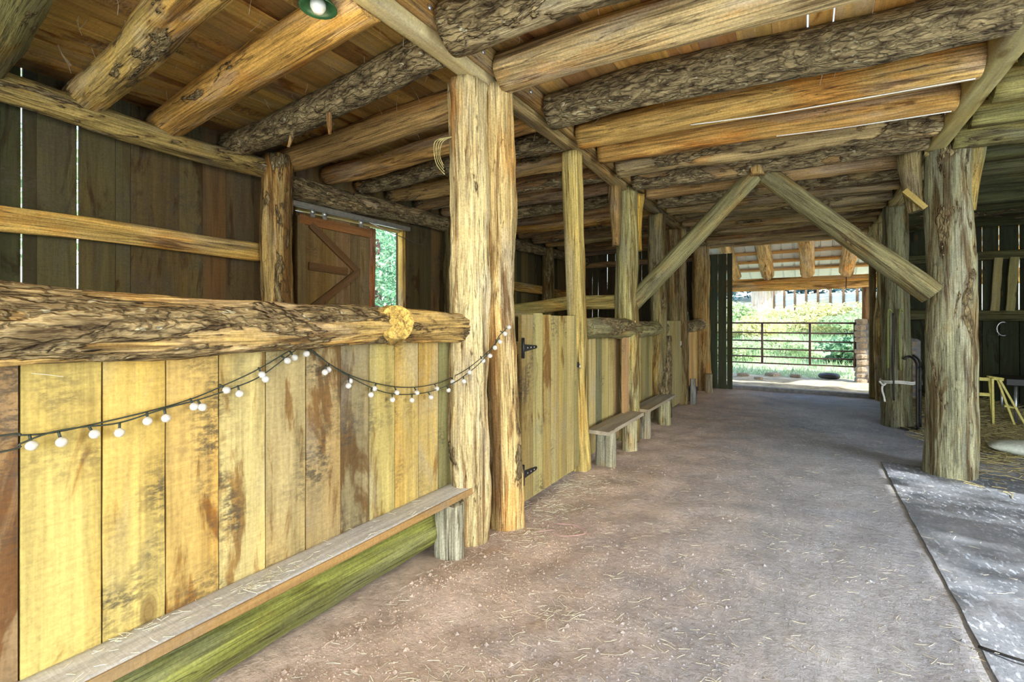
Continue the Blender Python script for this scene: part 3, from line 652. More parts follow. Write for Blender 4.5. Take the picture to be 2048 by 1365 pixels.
boxm('latch', (-1.742, 8.24, .98), (.02, .05, .05), 'iron', g2o); boxm('latch_plate', (-1.742, 8.2, 1.03), (.008, .09, .07), 'sack', g2o)
partition('stall_partition', 'golden slat stall front beside the far doorway', 8.62, 10.2, 1.25, 11, [((.62, .40, .14), .25), ((.54, .34, .11), .4), ((.66, .45, .17), .2)])
T(log('top_rail_log', (-1.82, 8.60, 1.27), (-1.76, 10.5, 1.34), .11, .12, (0.58, 0.42, 0.20), .5, rough=2.2, step=.03), 'shaggy golden log on top of the stall front by the doorway', 'log rail')
T(lathe('stove_pipe', [(.0, 0), (.07, 0), (.07, .05), (.062, .052), (.062, .62), (.066, .63), (.066, .70), (.058, .71), (0, .71)], (-1.95, 9.15, 1.56), 'steel'), 'silver metal pipe standing above the golden stall front', 'pipe')
T(log('wood_block', (-1.95, 9.15, 1.36), (-1.95, 9.15, 1.56), .12, .12, (.34, .26, .12), .1, sq=(.12, .12, 5)), 'wooden block under the silver metal pipe', 'block')
T(log('stub_post', (-1.62, 8.52, -.02), (-1.62, 8.52, .42), .055, .045, (.30, .31, .30), .2, rough=1.5, step=.03), 'short grey stub post at the foot of the broad brown post', 'stub post')
T(log('stub_post', (-1.60, 10.0, -.02), (-1.60, 10.0, .36), .07, .06, (.34, .28, .18), .2, rough=1.5, step=.03), 'short brown stub post at the foot of the golden doorway post', 'stub post')
bk = T(empty('black_bucket', (-1.72, 8.72, 0)), 'small black bucket behind the short grey stub post', 'bucket')
lathe('body', [(.0, 0), (.085, 0), (.11, .24), (.115, .24), (.115, .25), (.10, .25), (.08, .02), (0, .02)], (-1.70, 8.78, .0), 'black', bk)
tube('handle', [(-1.70 + .0 , 8.78 + .11 * math.cos(a), .24 + .1 * math.sin(a)) for a in [i * math.pi / 8 for i in range(9)]], .004, 'steel', bk, 5)

# benches along the aisle
def bench(label, y0, y1, x, z, legs, col):
    b = T(empty('plank_bench', (x, (y0 + y1) / 2, 0)), label, 'bench')
    board('seat_board', (x, y0, z), (0.0, 1, 0), (1, 0, 0), y1 - y0, .215, .035, col, .15, b, jit=.002)
    for (lx, ly, sx, sy, fl) in legs:
        if sy: log('leg', (lx, ly, -.03), (lx, ly, z - .018), .08, .07, jc((.34, .33, .24), .1), .1, b, sq=(sx, sy, 5), rough=1.0, bend=0, step=.03, xdir=(1, 0, 0))
        else: log('leg', (lx, ly, -.03), (lx, ly, z - .018), sx, sx, jc((.40, .38, .22), .1), .12, b, rough=1.0, bend=0, step=.03)
    return b
bench('weathered plank bench on stump legs beside the near gate', 4.28, 5.42, -1.665, .345, [(-1.655, 4.45, .095, .05, 0), (-1.63, 5.12, .085, 0, 0)], (.40, .36, .28))
bench('further plank bench on stump legs below the mossy log', 5.60, 6.95, -1.66, .345, [(-1.64, 5.72, .075, .06, 0), (-1.63, 6.62, .085, 0, 0)], (.36, .33, .27))

# rails and posts inside the stalls
T(log('cross_rail', (-4.5, 5.62, 1.52), (-1.93, 5.56, 1.62), .08, .08, (0.40, 0.32, 0.11), .05, sq=(.085, .045, 4), rough=1.2, bend=.05), 'hewn cross rail between two stalls behind the braced post', 'rail')
T(log('cross_rail', (-4.5, 8.3, 1.30), (-2.0, 8.3, 1.32), .07, .07, (0.3, 0.24, 0.1), .2, sq=(.085, .045, 4)), 'far cross rail behind the far gate', 'rail')

# ================================================================== STRING LIGHTS
SX = -1.905
def pix(px, py, X):
    a = (px - 1024) / 960.0; d = X / (a * math.cos(TH) - math.sin(TH))
    return V((X, d * (a * math.sin(TH) + math.cos(TH)), 1.4 + (642 - py) * d / 960.0))
def sxp(px):
    K = ((0, SX), (902, SX), (916, -1.80), (940, -1.695), (970, -1.655), (990, -1.61), (1100, -1.60))
    for (a, p), (b_, q) in zip(K[:-1], K[1:]):
        if px <= b_: return p + (q - p) * (px - a) / (b_ - a)
def smooth(pts, n=6):
    out = []
    for i in range(len(pts) - 1):
        p0 = pts[max(i - 1, 0)]; p1 = pts[i]; p2 = pts[i + 1]; p3 = pts[min(i + 2, len(pts) - 1)]
        for k in range(n):
            t = k / n; out.append(.5 * ((2 * p1) + (p2 - p0) * t + (2 * p0 - 5 * p1 + 4 * p2 - p3) * t * t + (3 * p1 - p0 - 3 * p2 + p3) * t ** 3))
    out.append(pts[-1]); return out
CA = [(0, 872), (41, 871), (103, 866), (192, 848), (294, 824), (381, 799), (455, 768), (518, 738), (602, 690), (623, 700), (658, 728), (705, 753), (752, 767), (796, 774.5), (835, 774.5), (875, 767), (904, 755), (939, 735), (983, 697), (998, 673), (1017, 653)]
CB = [(0, 905), (41, 888), (96, 867), (161, 855), (239, 846), (328, 818), (407, 797), (476, 773), (527, 749), (605, 692), (623, 704), (687, 747), (743, 776), (784, 788), (824, 789), (863, 783), (907, 766), (931, 750), (957, 729), (983, 700), (999, 676)]
BA = [(63, 892), (189, 869), (295, 843), (388, 814), (453, 781), (524, 750), (589, 716), (657, 740), (700, 763), (749, 778), (794, 786), (834, 786), (874, 778), (905, 764), (939, 745), (966, 722), (990, 696), (1010, 668), (1018, 655)]
BB = [(123, 885), (239, 866), (332, 837), (405, 815), (479, 788), (531, 759), (575, 722), (613, 708), (650, 745), (697, 772), (742, 790), (785, 800), (824, 801), (862, 795), (897, 781), (928, 763), (980, 712), (1000, 684)]
def bulb_mesh():
    prof = [(0, -.0150)]
    for i in range(1, 9): a = math.pi * i / 9; prof.append((.0145 * math.sin(a), -.0145 * math.cos(a)))
    prof.append((.0045, .0145)); prof.append((.0, .0148)); return prof
proto = {}
for nm, cpts, bpts, lab, dx in (('string_light', CA, BA, 'string of clear globe lights, upper of the two cables on the near stall front', .0), ('string_light', CB, BB, 'string of clear globe lights, lower of the two cables on the near stall front', .012)):
    w3 = [pix(a, b_, sxp(a) + dx) for a, b_ in cpts]
    # carry the cable on past the picture's edge
    w3 = [V((SX + dx, -.5, w3[0].z + .05)), V((SX + dx, 0.0, w3[0].z - .0))] + w3
    par = T(empty(nm, w3[10]), lab, 'string lights'); cur = smooth(w3)
    tube('cable', cur, .0028, 'cable', par, 5)
    for (bx, by) in bpts:
        c = pix(bx, by, sxp(bx) + dx + .012)
        ca = min(cur, key=lambda q: (q - c).length + (0 if q.z > c.z else .05))
        b = lathe('bulb', bulb_mesh(), c, 'bulb', par, 12)
        axis = (ca - c).normalized() if (ca - c).length > .01 else V((0, 0, 1))
        b.matrix_basis = frame_zx(c, axis, (0, 1, .01))
        tube('socket', [c + axis * .012, c + axis * .026, c + axis * .034], .0042, 'cable', b, 6)
        tube('lead', [c + axis * .03, (c + axis * .03) * .5 + ca * .5, ca], .0016, 'cable', b, 4)
        lathe('filament_core', [(0, -.006), (.0035, -.003), (.0035, .005), (0, .009)], c, 'sack', b, 6)

# ================================================================== LAMPS
def barn_lamp(loc, label, power):
    l = T(empty('barn_lamp', loc), label, 'lamp')
    lathe('shade', [(.012, .06), (.03, .055), (.045, .02), (.075, -.01), (.09, -.03), (.086, -.032), (.07, -.012), (.04, .015), (.02, .04), (.01, .045)], loc, 'lampg', l, 18)
    lathe('glass_globe', [(0, -.055), (.022, -.05), (.036, -.03), (.038, -.008), (.025, .015), (.012, .025), (0, .03)], loc, 'bulb', l, 14)
    tube('stem', [V(loc) + V((0, 0, .05)), V(loc) + V((0, 0, .20))], .008, 'iron', l, 6)
    ld = bpy.data.lights.new('lamp_glow', 'POINT'); ld.energy = power; ld.color = (1.0, .87, .56); ld.shadow_soft_size = .12
    o = bpy.data.objects.new('lamp_glow', ld); COL.objects.link(o); o.location = V(loc) + V((0, 0, -.20)); setparent(o, l)
barn_lamp((-2.02, 1.50, 2.95), 'small green barn lamp hanging by the main beam at the top edge', 3)
barn_lamp((.1, -1.0, 2.72), 'green barn lamp added unseen behind the camera to brighten the aisle', 48)  # added lamp, out of view, for warm light on the aisle

# ================================================================== RIGHT BAY
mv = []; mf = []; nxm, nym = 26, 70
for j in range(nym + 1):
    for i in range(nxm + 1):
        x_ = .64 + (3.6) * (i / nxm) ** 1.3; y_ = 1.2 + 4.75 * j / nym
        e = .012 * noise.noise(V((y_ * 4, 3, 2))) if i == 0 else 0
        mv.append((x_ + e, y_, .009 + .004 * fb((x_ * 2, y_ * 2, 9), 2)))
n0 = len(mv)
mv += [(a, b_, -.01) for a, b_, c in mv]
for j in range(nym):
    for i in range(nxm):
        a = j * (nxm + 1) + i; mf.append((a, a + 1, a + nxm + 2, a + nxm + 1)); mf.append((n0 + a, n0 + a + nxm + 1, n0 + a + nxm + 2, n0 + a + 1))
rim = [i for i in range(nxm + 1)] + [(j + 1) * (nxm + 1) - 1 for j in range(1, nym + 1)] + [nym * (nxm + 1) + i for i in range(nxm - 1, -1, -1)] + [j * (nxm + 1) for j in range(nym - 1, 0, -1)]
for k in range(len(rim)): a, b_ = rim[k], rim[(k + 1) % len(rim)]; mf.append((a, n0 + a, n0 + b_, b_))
T(mesh('rubber_mat', mv, mf, 'mat', smooth=False), 'grey rubber mat with painted sun glints covering the floor on the right', 'mat')
T(tube('black_cable', smooth([V(p) for p in ((.63, 2.78, .012), (.78, 2.72, .03), (.95, 2.77, .03), (1.25, 2.74, .03), (1.6, 2.6, .03))]), .006, 'black', None, 6), 'thin black cable lying on the grey mat at the bottom right', 'cable')

saw = T(empty('folding_stand', (2.1, 8.6, 0)), 'yellow folding stand with splayed legs in the dark right bay', 'stand')
def bar(name, a, b_, W, T_, par, mat='yellow'):
    a = V(a); b_ = V(b_); d = b_ - a; return board(name, a, d, (0, 1, .1) if abs(d.normalized().y) < .9 else (1, 0, 0), d.length, W, T_, (.6, .5, .2), .2, par, jit=.0006, nseg=2, mat=mat)
for xx in (2.06, 1.45):
    bar('leg', (xx, 8.50, .66), (xx + .02, 8.55, 0), .03, .022, saw); bar('leg', (xx + .07, 8.62, .66), (xx + .26, 8.66, 0), .03, .022, saw)
    bar('leg', (xx + .02, 8.72, .66), (xx + .09, 8.85, 0), .03, .022, saw); bar('leg', (xx + .09, 8.60, .64), (xx + .36, 8.60, 0), .03, .022, saw)
    bar('rung', (xx + .14, 8.63, .30), (xx + .26, 8.63, .28), .05, .02, saw); bar('cap', (xx - .02, 8.6, .66), (xx + .13, 8.64, .64), .05, .04, saw)
bar('top_rail', (1.45, 8.55, .64), (2.08, 8.55, .64), .03, .04, saw); bar('lower_rail', (1.46, 8.55, .44), (2.08, 8.55, .44), .03, .04, saw)
tb = T(empty('dark_table', (2.6, 8.9, 0)), 'low black table beside the yellow folding stand', 'table')
boxm('table_top', (2.72, 9.0, .60), (.95, .6, .10), 'black', tb)
for xx, yy in ((2.34, 8.74), (3.1, 8.74), (2.34, 9.26), (3.1, 9.26)): tube('leg', [(xx, yy, .56), (xx, yy, 0)], .018, 'steel', tb, 8)
ht = T(empty('metal_frame', (1.28, 7.9, 0)), 'dark curved metal frame standing beside the roped post', 'frame')
for s_ in (-.10, .12): tube('side_tube', smooth([V(p) for p in ((1.24 + s_ * .3, 7.95 + s_, .02), (1.24 + s_ * .3, 7.95 + s_, .62), (1.24 + s_ * .3, 8.0 + s_, .86), (1.18 + s_ * .3, 8.06 + s_, .94), (1.12 + s_ * .3, 8.06 + s_, .90))]), .014, 'iron', ht, 8)
for zz in (.2, .5, .8): tube('cross_bar', [(1.21, 7.86, zz), (1.276, 8.07, zz)], .01, 'iron', ht, 6)
boxm('toe_plate', (1.16, 7.96, .012), (.2, .26, .012), 'iron', ht)
# sack
sv = []; sf = []; ns, ms = 14, 8
for i in range(ns + 1):
    for k in range(ms * 2):
        u = i / ns; a = math.pi * 2 * k / (ms * 2); puff = math.sin(math.pi * min(1, max(0.0, u))) ** .45
        sv.append((.56 * (u - .5) * (1 + .05 * math.sin(a)), .19 * math.cos(a) * (.75 + .25 * puff), .075 * math.sin(a) * puff + .01 * fb((u * 6, a, 3), 2) + .006))
for i in range(ns):
    for k in range(ms * 2): k2 = (k + 1) % (ms * 2); sf.append((i * ms * 2 + k, i * ms * 2 + k2, (i + 1) * ms * 2 + k2, (i + 1) * ms * 2 + k))
sf.append(tuple(reversed(range(ms * 2)))); sf.append(tuple(ns * ms * 2 + k for k in range(ms * 2)))
T(mesh('feed_sack', sv, sf, 'sack', None, Matrix.Translation(V((1.95, 6.95, .08))) @ Matrix.Rotation(-.25, 4, 'Z'), None, True), 'crumpled white woven sack lying on the floor right of the thick post', 'sack')
# horseshoe on the far wall rail
T(tube('horseshoe', [(2.72 + .075 * math.cos(a), 10.70, 1.27 + .11 * math.sin(a)) for a in [math.radians(60 + i * 20) for i in range(13)]], .014, 'steel', None, 6), 'pale horseshoe-like hook hanging on the dark right wall', 'horseshoe')
# ropes on the roped post
for k, (yy, xx, z1) in enumerate(((7.96, .93, .78), (7.965, 1.05, .76))):
    T(tube('lead_rope', smooth([V((xx + .04, 7.96, 1.52)), V((xx + .01, 7.945, 1.55)), V((xx, 7.95, 1.48)), V((xx, 7.955, 1.1)), V((xx + (.0 if k == 0 else .012), 7.955, z1))]), .011, 'grope', None, 6), ['left', 'right'][k] + ' one of two green lead ropes hanging on the roped post', 'rope')
T(tube('black_strap', smooth([V((.985, 7.955, 1.5)), V((.98, 7.94, 1.2)), V((.985, 7.94, .8)), V((.99, 7.94, .36))]), .010, 'black', None, 5), 'long black strap hanging between the two green lead ropes', 'strap')
rr = T(empty('tied_rope', (1.05, 8.15, .6)), 'white rope tied in a knot round the dark post', 'rope')
for dz in (0, .022): tube('rope_loop', [(1.05 + .178 * math.cos(a), 8.15 + .178 * math.sin(a), .58 + dz + .008 * math.sin(3 * a)) for a in [i * math.pi / 12 for i in range(24)]], .012, 'rope', rr, 6, True)
tube('rope_tail', smooth([V((.90, 8.01, .58)), V((.87, 7.98, .50)), V((.89, 7.98, .40)), V((.90, 7.97, .33))]), .012, 'rope', rr, 6)
tube('rope_tail', smooth([V((.91, 8.0, .57)), V((.88, 7.96, .55)), V((.84, 7.96, .60))]), .012, 'rope', rr, 6)

# stone piers
def stone(sx, sy, sz, seed):
    vs_ = []; fs = []; n, m_ = 8, 5
    for i in range(m_ + 1):
        v = math.pi * i / m_
        for k in range(n):
            a = 2 * math.pi * k / n; f = lambda t: math.copysign(abs(t) ** .45, t)
            q = 1 + .14 * noise.noise(V((math.cos(a) * 1.3 + seed, math.sin(a) * 1.3, v)))
            vs_.append((sx / 2 * f(math.cos(a)) * (math.sin(v) ** .35 if 0 < i < m_ else .55) * q, sy / 2 * f(math.sin(a)) * (math.sin(v) ** .35 if 0 < i < m_ else .55) * q, -sz / 2 * math.copysign(abs(math.cos(v)) ** .6, math.cos(v))))
    for i in range(m_):
        for k in range(n): k2 = (k + 1) % n; fs.append((i * n + k, i * n + k2, (i + 1) * n + k2, (i + 1) * n + k))
    fs.append(tuple(reversed(range(n)))); fs.append(tuple(m_ * n + k for k in range(n)))
    return vs_, fs
STONES = []
for q in range(6):
    a, b_ = stone(1, 1, 1, q * 3.7); me = bpy.data.meshes.new('stone'); me.from_pydata(a, [], b_); me.update(); me.materials.append(M['stone']); STONES.append(me)
def put_stone(par, c, s, rz=0.0, name='stone'):
    o = bpy.data.objects.new(name, R.choice(STONES)); COL.objects.link(o)
    o.matrix_basis = Matrix.Translation(V(c)) @ Matrix.Rotation(rz, 4, 'Z') @ Matrix.Diagonal((*s, 1)); setparent(o, par); return o
def pier(label, x0, x1, y0, y1, z1):
    p = T(empty('stone_pier', ((x0 + x1) / 2, (y0 + y1) / 2, 0)), label, 'stone pier'); z = -.05
    boxm('mortar_core', ((x0 + x1) / 2, (y0 + y1) / 2, z1 / 2 - .03), (x1 - x0 - .06, y1 - y0 - .06, z1), 'concrete', p)
    while z < z1 - .06:
        h = R.uniform(.10, .17); nx_ = max(1, round((x1 - x0) / .26)); ny_ = max(1, round((y1 - y0) / .30))
        for i in range(nx_):
            for j in range(ny_):
                W = (x1 - x0) / nx_; D = (y1 - y0) / ny_
                put_stone(p, (x0 + (i + .5) * W + R.uniform(-.02, .02), y0 + (j + .5) * D + R.uniform(-.015, .015), z + h / 2), (W * 1.02, D * 1.02, h * .97), R.uniform(-.06, .06))
        z += h
    return p
pier('square pier of tan field stones at the end of the pipe gate', .98, 1.42, 13.35, 13.8, 1.42)
pier('low pier of field stones behind the roped post', 1.22, 1.55, 9.55, 10.2, 1.15)

# ================================================================== PORCH AND YARD
po = T(empty('porch_roof', (0, 12.3, 3)), 'white ribbed metal porch roof on wooden purlins beyond the far doorway', 'roof')
def zr(y): return 3.42 - (y - 11.0) * .335
rv = []; rf = []; xs_ = []; x = -4.2
while x < 4.2:
    xs_ += [(x, 0), (x + .20, 0), (x + .215, .022), (x + .235, .022), (x + .25, 0)]; x += .25
for y_ in (11.0, 14.3):
    for a, b_ in xs_: rv.append((a, y_, zr(y_) + .16 + b_))
nn = len(xs_)
for i in range(nn - 1): rf.append((i, i + 1, nn + i + 1, nn + i))
mesh('roof_sheet', rv, rf, 'roofm', po)
for y_ in (11.15, 11.7, 12.2, 12.68, 13.14, 13.6): board('purlin', (-4.1, y_, zr(y_) + .13), (1, 0, 0), (0, 1, -.335), 8.2, .09, .045, jc((.80, .45, .15), .08), .1, po, jit=.001)
for i, x_ in enumerate((-2.4, -1.55, -.80, .02, .80, 1.65)):
    o = log('rafter_log', (x_ * 1.0 , 10.95, zr(10.95) - .07), (x_ + .02, 13.42, zr(13.42) - .07), .14, .145, jc((.80, .52, .22), .06), .12, po, rough=1.4, step=.04)
hb = T(empty('porch_header', (0, 13.5, 2.3)), 'orange wooden header beam at the outer edge of the porch', 'beam')
log('beam_timber', (-4.1, 13.5, 2.25), (4.1, 13.5, 2.27), .1, .1, (.80, .46, .13), .0, hb, sq=(.115, .06, 8), rough=.3, bend=0)
log('cap_board', (-4.1, 13.46, 2.40), (4.1, 13.46, 2.42), .1, .1, (.74, .42, .13), .0, hb, sq=(.045, .05, 8), rough=.3, bend=0)
T(log('porch_post', (1.18, 13.5, 1.38), (1.18, 13.5, 2.16), .08, .08, (.34, .20, .10), .1, sq=(.07, .07, 6), rough=.4, bend=0), 'brown wooden porch post standing on the stone pier', 'post')
T(tube('hanging_chain', [(.80, 13.40, 2.55), (.81, 13.38, 2.34), (.80, 13.38, 2.15)], .012, 'gate', None, 6), 'thin dark rod hanging from the porch rafters', 'rod')

gt = T(empty('pipe_gate', (-.3, 13.6, 0)), 'brown six-bar pipe farm gate closing the porch', 'gate')
for zz in (1.345, 1.10, .90, .69, .50, .335): tube('rail', [(-2.4, 13.6, zz), (1.0, 13.6, zz)], .021 if zz > 1.3 else .018, 'gate', gt, 8)
for xx in (-2.38, -.92, .10, .98): tube('upright', [(xx, 13.585, .335), (xx, 13.585, 1.345)], .026, 'gate', gt, 8)

def zt(x, y):
    # the ground falls flat around the barn and climbs beyond the porch
    z = -.06
    if y > 14: z += min(max(0, y - 14.5) * .11, 2.3) + max(0, (y - 44)) * .12
    if x < -14: z += (-14 - x) * .1
    z += .06 * fb((x * .4, y * .4, 2), 2)
    if y > 40: z += max(0, x - 1) * .05
    return z
gx = [-60, -45, -32, -24, -18, -14, -11, -9, -7, -6, -5.2, -4.7, -4.2, -3.4, -2.6, -1.8, -1, -.2, .6, 1.4, 2.2, 3, 3.8, 4.6, 6, 8, 11, 15, 22, 32, 45, 60]
gy = [-40, -25, -15, -9, -5, -3.5, -2, 0, 2, 4, 6, 8, 9.5, 10.6, 10.9, 11.4, 12, 12.7, 13.4, 14, 15, 16, 17.5, 19, 21, 23, 25, 28, 31, 35, 40, 46, 54, 64, 80]
gv = [(x_, y_, zt(x_, y_) - (.06 if -4.9 < x_ < 4.9 and -3.6 < y_ < 10.7 else 0)) for y_ in gy for x_ in gx]; ng = len(gx)
gf = [(j * ng + i, j * ng + i + 1, (j + 1) * ng + i + 1, (j + 1) * ng + i) for j in range(len(gy) - 1) for i in range(ng - 1)]
tag(mesh('ground', gv, gf, 'ground', smooth=True), 'sunlit yard around the barn', kind='structure')
pv = [(-4.5 + i * .15, 10.95 + j * .15, -.015 + .03 * fb((i * .3, j * .3, 4), 3)) for j in range(22) for i in range(61)]
pf = [(j * 61 + i, j * 61 + i + 1, (j + 1) * 61 + i + 1, (j + 1) * 61 + i) for j in range(21) for i in range(60)]
tag(mesh('porch_floor', pv, pf, 'yard', smooth=True), 'dry trampled dirt under the porch', kind='structure')
for k, (xx, yy, s_) in enumerate(((-1.35, 13.5, .3), (-.7, 13.9, .36), (-.95, 12.9, .22), (-.2, 13.95, .26))):
    o = put_stone(None, (xx, yy, .02), (s_, s_ * .8, s_ * .35), k); o.name = 'flat_rock'
    T(o, ['flat tan rock at the left end under the pipe gate', 'widest flat rock just behind the pipe gate', 'small flat rock on the porch dirt before the gate', 'flat rock beside the dark tyre under the gate'][k], 'rock', 'rocks by the pipe gate')
tv = [(.50 + .17 * math.cos(a), 13.95 + .17 * math.sin(a), .06) for a in [i * math.pi / 12 for i in range(24)]]
T(tube('old_tyre', tv, .06, 'tire', None, 8, True), 'small dark tyre lying behind the pipe gate', 'tyre')

def leafcloud(name, n, rx, ry, rz, ls, mat, par, c, seed, shell=.45):
    r_ = random.Random(seed); vs_ = []; fs = []
    lumps = [(r_.gauss(0, .45), r_.gauss(0, .45), r_.uniform(-.75, .75), r_.uniform(.3, .6)) for _ in range(14)]
    for i in range(n):
        lx, ly, lz, lr = r_.choice(lumps); d = V((r_.gauss(0, 1), r_.gauss(0, 1), r_.gauss(0, 1))).normalized() * lr * r_.uniform(shell, 1)
        p = V(((lx + d.x) * rx, (ly + d.y) * ry, (lz + d.z) * rz))
        u = V((r_.gauss(0, 1), r_.gauss(0, 1), r_.gauss(0, .6))).normalized(); w_ = u.cross(V((r_.gauss(0, 1), r_.gauss(0, 1), r_.gauss(0, 1)))).normalized(); k = ls * r_.uniform(.6, 1.3); up = u.cross(w_) * k * .25
        b = len(vs_); vs_ += [tuple(p - u * k), tuple(p - w_ * k * .45 + up), tuple(p + u * k), tuple(p + w_ * k * .45 + up)]; fs += [(b, b + 1, b + 2), (b, b + 2, b + 3)]
    return mesh(name, vs_, fs, mat, par, Matrix.Translation(V(c)))
def bush(label, x_, y_, rx, rz, mat, n, ls, seed, group='bushes in the yard'):
    z = zt(x_, y_); b = T(empty('leafy_bush', (x_, y_, z)), label, 'bush', group)
    leafcloud('foliage', n, rx, rx * .8, rz, ls, mat, b, (x_, y_, z + rz * .85), seed)
    for k in range(4): tube('stem', [(x_ + .1 * k - .15, y_, z - .05), (x_ + .25 * (k - 1.5) * rx, y_ + .1, z + rz * 1.1)], .015, 'gate', b, 4)
BU = [('low bright green bush just behind the left end of the gate', -1.9, 16.8, .9, .34, 'leafA', 1500, .06), ('low leafy bush behind the middle of the gate', -.6, 17.6, .9, .30, 'leafA', 1500, .06), ('dark leafy bush behind the right end of the gate', .85, 16.6, .6, .42, 'leafC', 1400, .07),
      ('yellow-green bush up the slope at the left', -1.9, 21.5, 1.5, .50, 'leafB', 2200, .08), ('tall sunny yellow bush in the middle of the slope', -.2, 23, 1.7, .55, 'leafB', 2400, .08), ('light green bush on the right of the slope', 1.6, 22, 1.4, .55, 'leafA', 2200, .08),
      ('round pale bush at the top left of the slope', -3.2, 26, 1.3, .70, 'leafA', 2200, .1), ('pale yellow bush below the white fence', .9, 28, 2.0, .42, 'leafB', 2400, .1), ('green bush below the right end of the fence', 2.9, 27, 1.3, .45, 'leafA', 2200, .1)]
for k, (l_, x_, y_, rx, rz, mt, n, ls) in enumerate(BU): bush(l_, x_, y_, rx, rz, mt, n, ls, 50 + k)
# grass
r_ = random.Random(5); av = []; af = []
for i in range(26000):
    y_ = 14.1 + 16 * r_.random() ** 1.4; x_ = r_.uniform(-.30 * y_ - 1.0, .16 * y_ + 1.0); z = zt(x_, y_); h = r_.uniform(.06, .22) * (1 + (y_ - 14) * .04); a = r_.uniform(0, 6.28); wd = .008 + .0016 * (y_ - 14); dx, dy = r_.gauss(0, .06), r_.gauss(0, .06)
    b = len(av); av += [(x_ - math.cos(a) * wd, y_ - math.sin(a) * wd, z - .01), (x_ + math.cos(a) * wd, y_ + math.sin(a) * wd, z - .01), (x_ + dx, y_ + dy, z + h)]; af.append((b, b + 1, b + 2))
tag(mesh('meadow_grass', av, af, 'grass'), 'bright green grass and weeds beyond the pipe gate', 'grass', kind='stuff')
# post fence on the slope
fn = T(empty('yard_fence', (0, 33, 2)), 'pale board fence with dark posts at the top of the slope', 'fence')
for i in range(14):
    x_ = -1.6 + i * .55; y_ = 33 - i * .45; z = zt(x_, y_) - .1
    board('post', (x_, y_ - .06, z), (0, 0, 1), (1, 0, 0), 1.35 + .035 * i, .10, .10, (.20, .12, .07), .4, fn, jit=.002, nseg=2)
    if i < 13: board('board', (x_, y_, z + .72 + .03 * i), (.55, -.45, .04), (0, 0, 1), .71, .75, .03, jc((.72, .72, .70), .05), .05, fn, jit=.004, nseg=2)
sh = T(empty('weathered_shed', (-1.9, 35, 2)), 'small grey board shed left of the fence', 'shed')
for i in range(8): board('wall_board', (-2.9 + i * .24, 35, zt(-2, 35) - .2), (0, 0, 1), (1, 0, 0), 1.55, .23, .03, jc((.46, .42, .40), .1), .3, sh, jit=.002, nseg=2)
board('roof_slab', (-3.05, 35.0, zt(-2, 35) + 1.36), (1, 0, 0), (0, 1, 0), 2.1, 1.2, .05, (.4, .38, .36), .2, sh)
# trees
def tree(label, x_, y_, rx, rz, zc, mat, n, ls, seed, group=None, limbs=True):
    z = zt(x_, y_); t = T(empty('leafy_tree', (x_, y_, z)), label, 'tree', group)
    leafcloud('crown', n, rx, rx, rz, ls, mat, t, (x_, y_, zc), seed, .55)
    tube('trunk', [(x_, y_, z - .2), (x_ + .1, y_, (z + zc) / 2), (x_, y_ + .1, zc + rz * .3)], .18, 'gate', t, 8, rfun=lambda q: .2 - .14 * q)
    return t
for k, (x_, y_, rx, rz, zc) in enumerate(((-7, 52, 4.0, 3.5, 6.2), (-3.0, 56, 3.8, 3.2, 6.6), (.8, 54, 3.6, 3.4, 6.4), (4.4, 52, 3.4, 3.6, 6.4), (8, 55, 4, 3.6, 6.6))):
    tree('blue-green hillside tree beyond the fence, %s from the left' % ORD[k], x_, y_, rx, rz, zc, 'leafD', 3000, .26, 90 + k, 'trees on the hill')
t = tree('bright leafy tree seen through the half-open stall door', -10.4, 9.6, 2.6, 2.4, 3.0, 'leafC', 5200, .085, 120)
tube('limb', smooth([V((-10.4, 9.6, 2.2)), V((-9.9, 9.55, 3.05)), V((-9.4, 9.9, 2.75)), V((-8.6, 10.2, 2.35))]), .07, 'sack', t, 8, rfun=lambda q: .075 - .05 * q)
tree('pale green tree further behind the half-open stall door', -15, 14.5, 3.2, 3.2, 3.5, 'leafC', 4200, .13, 121)
tree('leafy tree outside the left wall near the stall corner', -11, 1.6, 3.2, 3.2, 3.4, 'leafA', 3000, .12, 122)
tree('tree added out of view on the right to dapple the sun on the mat', 9.2, 1.7, 2.4, 2.2, 6.1, 'leafC', 1350, .12, 123)  # unseen tree added to break up the sun falling on the mat

# ================================================================== STRAW AND HAY (loose, uncountable)
r_ = random.Random(21)
def straws(name, spots, mat, label, zf, ln=(.015, .065), wd=.0010):
    vs_ = []; fs = []
    for (x_, y_, tilt) in spots:
        L = r_.uniform(*ln); a = r_.uniform(0, 6.28); z = zf(x_, y_) + wd; d = V((math.cos(a), math.sin(a), r_.uniform(-.05, .12) * tilt)); s_ = V((-math.sin(a), math.cos(a), 0)) * wd * r_.uniform(.6, 1.4)
        bendv = V((-math.sin(a), math.cos(a), .15)) * L * r_.uniform(-.12, .12)
        b = len(vs_); p = V((x_, y_, z))
        for q in (p, p + d * L * .5 + bendv, p + d * L):
            vs_ += [tuple(q - s_), tuple(q + s_), tuple(q + V((0, 0, wd * 1.4)))]
        for i in (0, 3):
            for k in range(3): k2 = (k + 1) % 3; fs.append((b + i + k, b + i + k2, b + i + 3 + k2, b + i + 3 + k))
    return tag(mesh(name, vs_, fs, mat), label, 'straw', kind='stuff')
sp_ = []
for i in range(800): sp_.append((r_.uniform(-1.8, 1.0), 1.0 + 8 * r_.random() ** 1.5, 1))
for i in range(520): sp_.append((r_.uniform(-1.8, .7), r_.uniform(.9, 3.6), 1))
